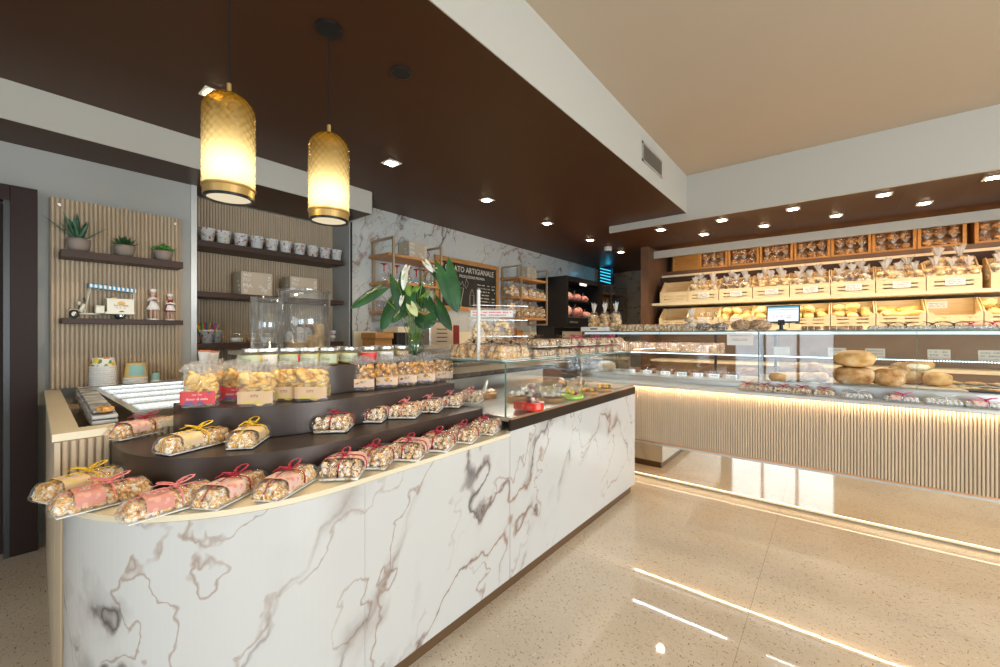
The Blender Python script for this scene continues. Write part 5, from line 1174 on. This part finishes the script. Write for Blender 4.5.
# pastries on the steel deck
red=pm('red_glaze',(.75,.03,.01),.12,coat=.8); choc=pm('chocolate',(.10,.035,.015),.3); cream_=pm('whipped_cream',(.88,.84,.74),.5); yel_=pm('yellow_glaze',(.85,.60,.02),.2,coat=.5); grn=pm('pistachio_glaze',(.38,.62,.10),.2,coat=.5); tanc=pm('baked_tart',(.55,.28,.10),.5,var=.2,scale=30)
def cake(name,px,py,lab,fn,group=None,z=.8725):
    p=at(px,py,Z=z); t=thing(name,lab,'cake' if 'cake' in name or 'tart' in name else 'dessert',p,-.75,group); fn(t); return t
def f_red(t):
    b=MB(); prof=[(-.0,-.075),(.045,-.035),(.075,.01),(.070,.045),(.040,.062),(.012,.052),(0,.035),(-.012,.052),(-.040,.062),(-.070,.045),(-.075,.01),(-.045,-.035)]
    b.prism([(x*1.25,y*1.25) for x,y in prof],.002,.050); b.obj('heart_body',red,t,smooth=False,bevel=.012)
    MB().blob((.0,.0,.062),(.022,.02,.014),.3).obj('chocolate_topping',choc,t,smooth=True); MB().blob((.03,.015,.062),(.012,.012,.012),.2).blob((-.03,.01,.06),(.014,.014,.012),.2).obj('cream_dab',cream_,t,smooth=True); MB().blob((-.005,.028,.066),(.012,.012,.014)).obj('strawberry',RIB['red'],t,smooth=True)
cake('heart_cake',529,409.5,'glossy red heart-shaped cake at the near end of the pastry case',f_red)
def f_tart(r,top,h=.035):
    def f(t):
        MB().lathe([(0,.001),(r*.9,.001),(r,h),(r*.93,h),(r*.9,h*.85),(0,h*.85)],28).obj('crust',tanc,t,smooth=False); MB().blob((0,0,h*.9),(r*.88,r*.88,.014),.12,5,3,20,8).obj('filling',top,t,smooth=True)
        for k in range(5): MB().blob((r*.5*math.cos(k*1.26),r*.5*math.sin(k*1.26),h+.016),(.012,.012,.010),.2).obj('garnish',cream_,t,smooth=True)
    return f
cake('chocolate_tart',517,401,'round brown tart just inside the glass corner, behind red heart cake',f_tart(.075,choc))
cake('chocolate_tart',551,400.5,'wide dark chocolate tart between red heart cake and green cake',f_tart(.09,choc,.025))
cake('nut_tart',489,398,'small nut tart seen through the end glass below the white fan biscuit',f_tart(.055,M['granola']))
cake('plain_tart',506,383.5,'small brown tart at the back of the case near its end glass',f_tart(.05,tanc))
def f_fan(t): MB().lathe([(0,0),(.060,0),(.064,.004),(.060,.008),(0,.008)],32,M=T(0,0,.058,rx=1.25)).obj('disc',cream_,t); MB().bx(-.03,.03,-.02,.02,0,.006).obj('stand',tanc,t)
cake('white_chocolate_disc',485,398,'round white chocolate disc standing behind the end glass',f_fan)
def glassd(layers):
    def f(t):
        MB().lathe([(.026,.001),(.030,.060),(.028,.060),(.024,.004),(0,.004)],18).obj('glass',M['acrylic'],t,smooth=True); z0=.005
        for c_,h in layers: MB().lathe([(0,z0),(.0245+z0*.05,z0),(.0245+(z0+h)*.05,z0+h),(0,z0+h)],16).obj('layer',c_,t); z0+=h+.0003
    return f
gd='layered desserts in small glasses'
for px,py,ly,lb in ((543,395,[(cream_,.028),(yel_,.014)],'white and yellow layered dessert glass nearest the red heart cake'),(551,393.5,[(cream_,.03),(yel_,.014)],'white and yellow layered dessert glass second in the row'),(558,392,[(cream_,.035),(tanc,.012)],'cream dessert glass with brown top at the end of the row'),
    (533,392,[(cream_,.02),(RIB['red'],.018)],'dessert glass with red top layer'),(537,400,[(choc,.045)],'chocolate mousse glass behind the red heart cake'),(525,395,[(choc,.02),(cream_,.02)],'chocolate and cream glass above the brown tart')):
    cake('dessert_glass',px,py,lb,glassd(ly),gd)
def f_green(t):
    MB().lathe([(0,.001),(.088,.001),(.092,.012),(.085,.028),(0,.030)],30).obj('cake_body',grn,t,smooth=True)
    for k in range(3): MB().blob((-.045+.045*k,.01*(k%2),.046),(.020,.020,.019),seg=14,rings=9).obj('yellow_sphere',yel_,t,smooth=True); MB().blob((-.045+.045*k,.01*(k%2)-.003,.067),(.008,.008,.005)).obj('cream_dab',cream_,t,smooth=True)
    MB().blob((.06,.02,.036),(.014,.014,.012)).obj('raspberry',RIB['red'],t,smooth=True)
cake('pistachio_cake',570,398,'pale green round cake topped with yellow spheres',f_green)
def f_fruit(t):
    MB().lathe([(0,.001),(.065,.001),(.07,.02),(0,.022)],24).obj('base',tanc,t)
    rn=random.Random(4)
    for k in range(12):
        a=k*2.4; r_=.012*math.sqrt(k)+.004; MB().blob((r_*math.cos(a),r_*math.sin(a),.034),(.014,.014,.012)).obj('fruit',(yel_,RIB['red'],yel_,choc)[k%4],t,smooth=True)
cake('fruit_tart',588,394,'small tart heaped with yellow and red fruit beyond the green cake',f_fruit)
cake('fruit_tart',603,390.5,'farthest fruit tart at the far end of the pastry case',f_fruit)
def f_roll(t): MB().blob((0,0,.03),(.085,.035,.032),.1,3,1,16,10,zmin=.001).obj('log_body',choc,t,smooth=True); MB().tube([(-.06,0,.062),(0,.004,.066),(.06,0,.062)],.006,6).obj('cream_line',cream_,t,smooth=True)
cake('chocolate_log_cake',562,387,'dark chocolate log cake at the back of the pastry case',f_roll)
cake('chocolate_log_cake',580,385,'second chocolate log cake beside the fruit tart at the back',f_roll)

# ================================================================ wooden crates of bread on the shelving
pine=[M['pine']]
def crate(notch, depth=.30, W=.383, hf=.150, hb=.325, mat='pine', front='pine_front'):
    t=thing('wooden_crate','','crate'); w=W/2; th=.010
    MB().bx(-w,w,0,depth,0,.008).obj('base',M[mat],t)
    for sx in (-1,1):
        x=sx*(w-th/2); b=MB(); pts=[(0,.0085),(depth,.0085),(depth,hb),(depth-.10,hb),(0,hf)]
        vs=[(x-th/2,p[0],p[1]) for p in pts]+[(x+th/2,p[0],p[1]) for p in pts]; n=len(pts)
        b.add(vs,[tuple(range(n)),tuple(range(2*n-1,n-1,-1))]+[(i,n+i,n+(i+1)%n,(i+1)%n) for i in range(n)]); b.obj('side_panel',M[mat],t)
    b=MB(); b.bx(-w+th,w-th,depth-.010,depth,.0085,hb); b.obj('back_panel',M[mat],t)
    b=MB(); g=.013; sl=w-.055
    rows=[(0.0,.040),(.053,.082),(.095,hf)] 
    for z0,z1 in rows: b.bx(-sl,sl,-th,0,z0,z1 if not(notch and z1==hf) else hf-.035)
    for sx in (-1,1):
        if notch:
            pts=[(sx*w,0),(sx*sl,0),(sx*sl,hf-.035),(sx*(sl+.02),hf),(sx*w,hf)]; vs=[(p[0],-th,p[1]) for p in pts]+[(p[0],0,p[1]) for p in pts]; n=5
            b.add(vs,[tuple(range(n)),tuple(range(2*n-1,n-1,-1))]+[(i,n+i,n+(i+1)%n,(i+1)%n) for i in range(n)])
        else: b.bx(min(sx*w,sx*sl),max(sx*w,sx*sl),-th,0,0,hf)
    b.bx(-.03,.03,-th,0,.04,.0955); b.obj('front_panel',M[front],t); return t
XC=[-1.963+.3905*k+.1925 for k in range(13)]
oc=['first','second','third','fourth','fifth','sixth','seventh','eighth','ninth','tenth','eleventh','twelfth','thirteenth']
KM=Kit(crate(False)); KLw=Kit(crate(True,depth=.30,hb=.30))
NC=9
for k in range(NC): 
    x=XC[k]+(.05 if k==8 else 0)
    KM.put((x,6.15,1.7485),0,'pale pine crate, %s from the dark side panel in the middle row'%oc[k]+(', empty' if k==0 else ', holding bags'),'crates in the middle row')
for k in range(NC):
    KLw.put((XC[k],6.11,1.3745),0,'notched pine crate, %s from the dark side panel in the lowest row'%oc[k],'crates in the lowest row')
def card(x,y,z,lab,grp,w=.14,h=.072,seed=1,tilt=0,ink='ink',rows=3):
    t=thing('price_card',lab,'price card',(x,y,z),0,grp); t.rotation_euler=(tilt,0,0)
    cd_=MB().bx(-w/2,w/2,-.0015,0,0,h).obj('card',M['paper'],t)
    b=MB(); scribble(b,XF((0,-.0022,h*.5),(1,0,0),(0,0,1)),w*.8,h*.75,rows,seed); b.obj('print',GP,cd_); return t
GP=pm('faint_print',(.35,.30,.28),.7)
for k in range(1,NC): card(XC[k]+.01+(.05 if k==8 else 0),6.135,1.7485+.045,'white price card on the front of the %s crate in the middle row'%oc[k],'price cards on the middle crates',seed=k+2)
# bags in the middle crates
bm={'gold':multi('golden_rusk',[(.33,(.55,.26,.06)),(.5,(.85,.55,.22)),(.66,(.95,.82,.58))],scale=30,bump=.4),'choc':multi('dark_rusk',[(.36,(.12,.05,.02)),(.5,(.42,.22,.09)),(.62,(.88,.76,.58))],scale=34,bump=.4),
    'pale':multi('pale_rusk',[(.36,(.62,.38,.16)),(.5,(.85,.68,.42)),(.65,(.93,.86,.72))],scale=30,bump=.4),'brown':multi('brown_roll',[(.33,(.25,.10,.03)),(.5,(.50,.26,.09)),(.68,(.72,.46,.22))],scale=16,bump=.3)}
kb={k:Kit(lump_bag('bread_bag',bm[k],.135,.13,.165,24,.034,51+i,None,'tuft')) for i,k in enumerate(('gold','choc','pale'))}
adj={'gold':'golden','choc':'dark','pale':'pale'}
plan=[None,['pale','gold','pale'],['choc','choc','pale'],['gold','gold','gold'],['pale','gold','pale'],['pale','choc','pale'],['gold','pale','gold'],['gold','gold','gold'],['pale','gold','pale']]
rn=random.Random(9)
for k in range(1,NC):
    for j,kk in enumerate(plan[k]):
        x=XC[k]+(j-1)*.118+(.05 if k==8 else 0)+rn.uniform(-.008,.008)
        kb[kk].put((x,6.225+rn.uniform(0,.012),1.7575+.075),rn.uniform(-.5,.5),'knotted %s rusk bag at front of the %s middle-row crate, %s'%(adj[kk],oc[k],('near side','centre','far side')[j]),'bags in the middle crates',rn.uniform(1.02,1.18))
    for j in range(2):
        kk=plan[k][j]; kb[kk].put((XC[k]+(j-.5)*.16+(.05 if k==8 else 0),6.355,1.7575+.125+(.035 if k==7 else 0)),rn.uniform(-.8,.8),'knotted %s rusk bag at back of the %s middle-row crate, %s'%(adj[kk],oc[k],('near side','far side')[j]),'bags in the middle crates',1.15 if k!=7 else 1.3)
# rolls in the lowest crates
rollm=multi('golden_roll',[(.3,(.80,.48,.13)),(.5,(.92,.66,.26)),(.7,(.95,.78,.42))],scale=7,bump=.05,rough=.5)
def roll(r,seed): 
    t=thing('bread_roll','','bread roll'); MB().blob((0,0,r[2]*.9),r,.10,2,seed,14,9,zmin=0).obj('crust',rollm,t,smooth=True)
    MB().blob((0,0,r[2]*1.62),(r[0]*.75,r[1]*.18,r[2]*.2),.2,2,seed).obj('score',multi('pale_score',[(.3,(.90,.66,.28)),(.7,(.94,.76,.42))],scale=20,bump=0),t,smooth=True); return t
KR=Kit(roll((.062,.052,.038),1)); KB2=Kit(roll((.115,.045,.040),2))
for k in range(2,NC):
    long_=k in (6,7) and k!=7
    if k==7: n=4
    else: n=11 if not long_ else 6
    for j in range(n):
        K=KB2 if long_ else KR; r_,c_=divmod(j,3 if not long_ else 2); lay=j>=(6 if not long_ else 4)
        if k==7: x=XC[k]+(j-1.5)*.085+.03; y=6.20; z=1.3835+.018
        else:
            x=XC[k]+((c_-1)*.115 if not long_ else (c_-.5)*.155)+rn.uniform(-.012,.012); y=6.165+(r_%3)*.080+(.05 if r_==3 else 0)+rn.uniform(-.006,.006); z=1.3835+.092+(.032*r_ if not long_ else .028*r_)
        K.put((x,y,z),rn.uniform(-.7,.7),'golden %s heaped in the %s notched crate of the lowest row'%('long loaf' if long_ else 'bread roll',oc[k]),'%s in the %s lowest crate'%('loaves' if long_ else 'rolls',oc[k]),rn.uniform(.85,1.15),rot=(rn.uniform(-.5,.5),rn.uniform(-.4,.4),rn.uniform(-1.2,1.2)))
for j in range(3): kb['pale'].put((XC[1]-.03+j*.085,6.23+.03*j,1.3835+.03),rn.uniform(-1,1),'knotted bag of pale rusks in the second crate of the lowest row, %s'%('near side','centre','far side')[j],'bags in the lowest crates',.8)
card(XC[7]-.08,6.3985,1.3745+.20,'white price card inside the nearly empty eighth crate of the lowest row','price cards in the lowest crates',w=.15,seed=20)
for k in (1,2): card(XC[k]+.02,6.095,1.3745+.07,'white price card on the front of the %s crate in the lowest row'%oc[k],'price cards in the lowest crates',seed=k+30)
# top row crates seen end-on, packed with brown rolls
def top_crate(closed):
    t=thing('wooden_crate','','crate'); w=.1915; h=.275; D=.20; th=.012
    b=MB().bx(-w,w,0,D,0,th).bx(-w,w,0,D,h-th,h).bx(-w,-w+th,0,D,th,h-th).bx(w-th,w,0,D,th,h-th).bx(-w,w,D-.006,D,0,h); b.obj('box_walls',M['amber_lit_crate'],t)
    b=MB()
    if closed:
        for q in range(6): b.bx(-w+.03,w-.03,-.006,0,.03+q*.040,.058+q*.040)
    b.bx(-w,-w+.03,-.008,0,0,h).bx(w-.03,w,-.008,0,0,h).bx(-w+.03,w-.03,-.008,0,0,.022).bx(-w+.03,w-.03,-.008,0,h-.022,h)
    b.obj('slatted_face' if closed else 'face_frame',M['amber_lit_crate'],t); return t
KT0=Kit(top_crate(True)); KT1=Kit(top_crate(False)); kbr=Kit(lump_bag('roll_bag',bm['brown'],.115,.13,.11,12,.034,71,None,'tuft'))
for k in range(NC):
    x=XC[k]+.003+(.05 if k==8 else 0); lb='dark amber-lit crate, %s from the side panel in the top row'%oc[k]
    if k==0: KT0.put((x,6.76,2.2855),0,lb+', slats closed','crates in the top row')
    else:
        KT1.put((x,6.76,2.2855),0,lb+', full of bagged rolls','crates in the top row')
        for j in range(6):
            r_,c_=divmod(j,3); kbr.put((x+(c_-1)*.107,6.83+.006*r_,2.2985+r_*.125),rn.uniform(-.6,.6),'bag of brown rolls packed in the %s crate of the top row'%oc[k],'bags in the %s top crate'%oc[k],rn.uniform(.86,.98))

# ================================================================ on and in the glass cases of the bread counter
TZ=GZ+.0006
t=thing('shallow_box','shallow white cardboard box holding tall bags at the counter far end','box',(-1.93,4.02,TZ))
b=MB().bx(-.15,.15,-.09,.09,0,.006).bx(-.15,.15,-.09,-.085,.006,.045).bx(-.15,.15,.085,.09,.006,.045).bx(-.15,-.145,-.085,.085,.006,.045).bx(.145,.15,-.085,.085,.006,.045); b.obj('tray_wall',M['card_tray'],t)
MB().bx(-.04,.04,-.0915,-.0905,.018,.030).obj('hand_slot',M['brown'],t)
kt=Kit(lump_bag('tall_snack_bag',bm['gold'],.105,.10,.20,26,.028,81,None,'tuft'))
for i,(px) in enumerate((594,605,616)):
    p=at(px,320,Y=4.02); kt.put((p.x,4.02,TZ+.008),.3*i,'tall knotted bag of breadsticks in the shallow box, %s'%('nearest the meat cabinet','in the middle','nearest the sliced loaves')[i],'bags in the shallow box')
slicem=multi('toasted_slice',[(.38,(.42,.19,.05)),(.5,(.78,.52,.25)),(.62,(.92,.80,.58))],scale=34,bump=.2)
def slice_pack(n,L,W,H,m_,seed,lab_m=None):
    rn=random.Random(seed); t=thing('sliced_bread_pack','','sliced bread'); b=MB()
    for k in range(n): 
        x=-L/2+L*(k+.5)/n; q=rn.uniform(-.004,.004); b.prism([(-W*.46,0),(W*.46,0),(W*.48,H*.7),(W*.36,H*.95+q),(-W*.36,H*.95+q),(-W*.48,H*.7)],-L/n*.42,L/n*.42,0,T(x,0,.002,rx=PI/2,rz=PI/2))
    b.obj('slices',m_,t); b=MB()
    def sh(u,v):
        y,z=sec(W*1.04,H*1.02,2*PI*u); x=(v-.5)*L*1.08; q=noise.noise(Vector((x*40,y*50,z*50+seed)))*.004; e=1 if abs(v-.5)<.45 else .8; return (x,(y+q)*e,max(.0005,(z+q)*e))
    b.grid(18,12,sh,wrap=True); b.obj('film',M['cello'],t); return t
toast=Kit(slice_pack(4,.085,.09,.075,slicem,1)); loafm=multi('soft_brown_loaf',[(.38,(.24,.09,.02)),(.5,(.45,.21,.07)),(.66,(.72,.46,.24))],scale=22,bump=.1); sl2=Kit(slice_pack(6,.13,.10,.095,loafm,2))
def on_top(K,px,lab,grp,y=3.97,rz=0,s=None,z=TZ):
    p=at(px,325,Y=y); K.put((p.x,y,z),rz,lab,grp,s)
for i in range(9): on_top(toast,624+i*8.2,'film-wrapped toast slices on the left glass case, %s from the shallow box'%oc[i],'toast packs on the left glass case',rz=random.uniform(-.15,.15),s=.86)
on_top(kb['pale'],691,'knotted bag of a ring biscuit between toast packs and dark loaves','bags on the glass cases',s=.85)
def dark_loaf(m_,name,seed,r=(.085,.062,.05)):
    t=thing(name,'','loaf'); MB().blob((0,0,r[2]*.92),r,.12,3,seed,18,11,zmin=.001).obj('crust',m_,t,smooth=True)
    MB().blob((0,0,r[2]*.95),(r[0]*1.08,r[1]*1.08,r[2]*1.06),.14,5,seed+3,16,10,zmin=.0005).obj('film',M['cello'],t); return t
seedm=multi('seeded_dark_crust',[(.42,(.06,.025,.012)),(.52,(.22,.11,.05)),(.6,(.80,.68,.50))],scale=60,bump=.5); nutm=multi('nutty_crust',[(.4,(.25,.10,.03)),(.52,(.52,.27,.09)),(.62,(.80,.56,.28))],scale=60,bump=.6)
kd=Kit(dark_loaf(seedm,'seeded_loaf',1)); kn=Kit(dark_loaf(nutm,'nut_loaf',2,(.10,.07,.060)))
on_top(kd,703,'dark seeded loaf in film nearest the knotted ring bag','dark loaves on the left glass case',s=.78); on_top(kd,720,'second dark seeded loaf in film, beside the nut loaves','dark loaves on the left glass case',rz=.3,s=.78)
on_top(kn,742,'nut-crusted loaf in film beside the seeded loaves','nut loaves on the left glass case',s=.80); on_top(kn,760,'nut-crusted loaf in film next to the tablet screen','nut loaves on the left glass case',rz=.2,s=.80)
# tablet till
p=at(781,318,Y=4.08); t=thing('till_screen','tilted touch screen of the till on a black stand','screen',(p.x,4.10,TZ)); t.rotation_euler=(0,0,-.05); t.scale=(.76,.76,.9)
MB().lathe([(.05,0),(.05,.008),(.02,.014),(.016,.06),(.022,.085),(0,.085)],18).bx(-.03,.03,.0,.03,.05,.10).obj('stand',M['black'],t)
Ms=T(.012,0,.072,rx=-.22)
cs_=MB().bx(-.152,.152,0,.018,0,.165,0,Ms).obj('casing',pm('dark_blue_casing',(.02,.06,.09),.3),t,bevel=.003)
b=MB().bx(-.140,.140,-.002,-.0005,.014,.153,0,Ms).bx(-.140,.140,-.003,-.002,.138,.153,1,Ms).bx(-.140,.140,-.003,-.002,.122,.127,1,Ms)
scribble(b,Ms@XF((0,-.0030,.098),(1,0,0),(0,0,1)),.06,.010,1,3,3); scribble(b,Ms@XF((-.005,-.0030,.055),(1,0,0),(0,0,1)),.17,.035,2,5,2)
b.obj('display',[emit('lit_display',(.86,.94,1.0),1.15),emit('display_bar',(.15,.55,.75),.9),pm('pink_icons',(.55,.20,.25),.5),pm('grey_text',(.35,.5,.5),.6)],cs_)
fp=Kit(slice_pack(3,.12,.09,.030,loafm,6)); flat=pack('flat',kind='sticks',ribbon='brown',band=None,L=.20,W=.11,H=.03,seed=61,mat='nougat'); flatm=pack('flatm',kind='sticks',ribbon='magenta',band=None,L=.20,W=.11,H=.03,seed=62,mat='nougat')
for i,px in enumerate((811,833,852)): on_top(fp,px,'flat brown packet on the right glass case, %s right of the till screen'%oc[i],'flat brown packets on the right glass case',y=3.98)
for i,(px,K) in enumerate(((886,flat),(903,flat),(930,flat),(951,flat),(968,flatm),(990,flatm))):
    on_top(K,px,'flat biscuit pack with %s ribbon on right glass case, %s past the brown packets'%('brown' if K is flat else 'magenta',oc[i]),'flat biscuit packs on the right glass case',y=3.98,rz=.1*(i%3-1))
# packs of sliced loaf on the glass shelf
for i in range(12):
    p=at(596+i*11,342,Y=4.12); sl2.put((p.x,4.12,SZ+.0006),PI/2 if 0 else random.uniform(-.1,.1),'film-wrapped brown sliced loaf on the glass shelf, %s from the case end'%oc[i],'sliced loaves on the glass shelf',.95)
for i,px in enumerate((782,837,875,939,991)):
    p=at(px,348,Y=4.30); card(p.x,4.30,SZ+.0006,'cream price card standing on the glass shelf, %s of five from the till screen side'%oc[i],'price cards on the glass shelf',w=.115,h=.060,seed=i+40,rows=2,tilt=-.15).children[0].data.materials[0]=M['cream_card']
# sheet taped inside the case glass
xa=at(727,336,Y=GY-.002); xb=at(753.5,336,Y=GY-.002)
t=thing('paper_notice','white paper notice with red heading taped to the left case glass','notice',((xa.x+xb.x)/2,GY-.0015,at(727,345,Y=GY).z-.0)); wn=(xb.x-xa.x)
MB().bx(-wn/2,wn/2,-.0012,0,0,.10).obj('sheet',M['paper'],t)
b=MB(); scribble(b,XF((0,-.0018,.078),(1,0,0),(0,0,1)),wn*.8,.012,1,3,1,dens=.95); scribble(b,XF((0,-.0018,.045),(1,0,0),(0,0,1)),wn*.62,.022,2,5,0,dens=.95); b.obj('print',[GP,M['ink_red']],t)
# cakes and pastries on the deck
DK=.925+.0006; DL=.900+.0006
wood=M['oak']
def deck(name,px,py,lab,fn,grp=None,rz=0,s=None,cat='bread',z=DK):
    p=at(px,py,Z=z); t=thing(name,lab,cat,p,rz,grp); fn(t)
    if s: t.scale=(s,)*3
    return t
crust=multi('floury_crust',[(.32,(.24,.10,.03)),(.46,(.52,.27,.09)),(.58,(.66,.42,.20)),(.70,(.82,.68,.48))],scale=15,bump=.15,rough=.75); crust2=multi('golden_crust',[(.32,(.45,.20,.05)),(.5,(.70,.40,.13)),(.68,(.84,.60,.30))],scale=12,bump=.1)
def loaf(r,m_=crust,seed=1,score=True):
    def f(t):
        MB().blob((0,0,r[2]*.95),r,.10,1.8,seed,26,16,zmin=.001,sq=.78).obj('crust',m_,t,smooth=True)
        if score: MB().blob((0,-r[1]*.15,r[2]*1.78),(r[0]*.6,r[1]*.16,r[2]*.12),.3,3,seed).obj('score',M['card_tray'] if 0 else crust2,t,smooth=True)
    return f
MB_t=tag(MB().bx(at(835,384,Z=DK).x-.05,at(935,384,Z=DK).x+.08,3.89,4.36,DK,DK+.012).obj('bread_board',wood,bevel=.002),'wooden board under the large round loaves in the right case','board')
BZ=DK+.0128; FB='large loaves on the wooden board'
deck('round_loaf',854,384,'large flat round loaf lying underneath another, nearest the till screen',loaf((.118,.11,.066),crust,3),FB,z=BZ)
deck('round_loaf',854,384,'large golden loaf stacked on top of another round loaf',loaf((.118,.10,.060),crust2,5),FB,z=BZ).location.z=BZ+.125
deck('cracked_loaf',888,386,'cracked rustic loaf in the middle of the board',loaf((.085,.085,.062),crust,8),FB,.3,z=BZ)
deck('cracked_loaf',901,383,'cracked rustic loaf leaning behind another toward the cut loaf',loaf((.065,.075,.080),crust,11,False),FB,-.4,z=BZ)
deck('round_loaf',937,386,'small golden loaf at the far right end of the board',loaf((.072,.07,.050),crust2,12),FB,.1,z=BZ)
deck('round_loaf',914,384,'small dark loaf under the cut loaf',loaf((.06,.07,.05),crust,15,False),FB,.1,z=BZ)
def cut(t):
    MB().blob((0,0,.05),(.082,.065,.045),.10,1.8,4,26,14,zmin=.001).obj('crust',crust2,t,smooth=True); MB().blob((-.01,-.034,.040),(.066,.036,.032),.05,3,4,22,12).obj('crumb',multi('open_crumb',[(.35,(.60,.42,.20)),(.5,(.86,.74,.50)),(.7,(.92,.84,.64))],scale=60,bump=.5),t,smooth=True)
deck('cut_loaf',919,384,'half-cut loaf showing its pale crumb, resting on smaller loaves',cut,FB,.15,z=BZ).location.z=BZ+.088
deck('round_loaf',826,380,'pale loaf behind the big pair of round loaves',loaf((.10,.09,.06),crust2,19,False),FB,z=DK+.03) if 0 else None
cro=multi('baked_pastry',[(.3,(.45,.22,.08)),(.5,(.74,.46,.20)),(.7,(.86,.68,.42))],scale=12,bump=.15)
for i,(px,py,z_,s) in enumerate(((778,381,0,1),(792,381,0,1),(806,381,0,1),(820,381,0,1),(786,376,.05,.95),(800,376,.05,.95),(814,376,.05,.95),(828,378,.03,.9))):
    deck('filled_roll',px,py,'%s pastry roll in the heap left of the round loaves'%('lower' if z_==0 else 'upper'),loaf((.062,.052,.036),cro,30+i),'pastry rolls left of the round loaves',.4*i,s).location.z=DK+z_*1.1
def pizza_tray(t):
    MB().lathe([(0,.001),(.20,.001),(.215,.010),(.212,.012),(.198,.004),(0,.004)],36,M=T(s=(1.35,.72,1))).obj('tray',M['black'],t)
tp=at(985,391,Z=DK); t=deck('pizza_tray',985,391,'black oval tray of pizza slices at the right end of the case',pizza_tray,cat='tray')
piz=multi('pizza_topping',[(.34,(.60,.09,.02)),(.45,(.85,.32,.05)),(.56,(.92,.66,.25)),(.68,(.93,.84,.60))],scale=38,bump=.4)
for i,(dx,dy) in enumerate(((-.17,-.02),(-.06,.03),(.05,-.03),(.16,.03))):
    s_=thing('pizza_slice','square pizza slice on the black tray, %s from the bread board'%oc[i],'pizza',(tp.x+dx,tp.y+dy,DK+.0056),.3*i,'pizza slices on the black tray')
    MB().bx(-.05,.05,-.045,.045,0,.010).obj('base',crust2,s_,bevel=.004); MB().grid(10,9,lambda u,v:((u-.5)*.094,(v-.5)*.084,.0105+.004*noise.noise(Vector((u*6,v*6,i))))).obj('topping',piz,s_,smooth=True)
t=deck('focaccia_tray',975,386.6,'long grey tray of flat focaccia behind the pizza tray',lambda t:MB().bx(-.28,.30,-.06,.06,0,.010).obj('tray',M['alu'],t,bevel=.002),cat='tray')
for i in range(5):
    s_=thing('focaccia_piece','flat focaccia piece on the grey tray, %s from the bread board'%oc[i],'focaccia',(t.location.x-.22+i*.11,t.location.y,DK+.0106),.1*i,'focaccia pieces on the grey tray'); MB().blob((0,0,.010),(.052,.045,.010),.15,3,i,14,8,zmin=0,sq=.7).obj('crust',crust,s_,smooth=True); MB().blob((0,0,.019),(.03,.02,.004),.3,3,i).obj('topping',piz,s_,smooth=True)
# wrapped cakes and cards in the left case
bar=Kit(slice_pack(5,.10,.075,.05,multi('dark_cake_bar',[(.4,(.16,.06,.03)),(.6,(.40,.16,.07))],scale=20,bump=.1),7))
for i,px in enumerate((634,650,668,684,700,716,733)):
    p=at(px,378,Y=4.18); bar.put((p.x,p.y,DL),.05,'wrapped dark cake bar on the left case deck, %s from the far end'%oc[i],'cake bars on the left case deck')
    card(p.x,p.y-.075,DL,'white price card in front of the %s dark cake bar'%oc[i],'price cards before the cake bars',w=.085,h=.035,seed=60+i,rows=1,tilt=-.2)
for i,px in enumerate((742,752)):
    deck('nut_cake',px,374.5,'round nut cake %s'%('beside the last cake bar' if i==0 else 'nearest the pane joint in the left case'),loaf((.055,.05,.035),nutm,70+i,False),'nut cakes in the left case',z=DL)
def wl(t):
    MB().blob((0,0,.055),(.10,.075,.055),.06,2,3,22,12,zmin=.001,sq=.8).obj('rind',multi('pale_cheese_rind',[(.4,(.62,.36,.18)),(.6,(.80,.60,.38))],scale=10,bump=.1),t,smooth=True); MB().blob((0,0,.085),(.09,.065,.032),.06,2,5,20,10).obj('sugar_top',M['card_tray'],t,smooth=True)
deck('sugared_cake',606,371.5,'tall brown cake with sugared white top at the far end of the case',wl,z=DL)
# wrapped packs along the ledge
LZ=.8576
K1=pack('ledge1',kind='cluster',ribbon='red',band=None,L=.12,W=.085,H=.042,seed=91,mat='biscuit_choc'); K2=pack('ledge2',kind='sticks',ribbon='magenta',band='pink',L=.17,W=.095,H=.036,seed=92,mat='nougat'); K3=pack('ledge3',kind='sticks',ribbon='brown',band=None,L=.17,W=.095,H=.036,seed=93,mat='nougat')
for c_ in K3.r.children:
    if c_.name.startswith('ribbon'):
        c_.data.materials[0]=M['card_tray']
        for g_ in c_.children: g_.data.materials[0]=M['card_tray']
for i,(px,K) in enumerate(((747,K1),(764,K1),(783,K1),(802,K1),(824,K1),(856,K3),(901,K2),(943,K3),(984,K2))):
    p=at(px,400,Y=3.72); nm='red-ribboned pack' if K is K1 else ('magenta-ribboned flat pack' if K is K2 else 'white-ribboned flat pack')
    K.put((p.x,3.72,LZ),.04*(i%3-1),'%s on the counter ledge, %s from the far end'%(nm,oc[i]),'wrapped packs on the counter ledge')
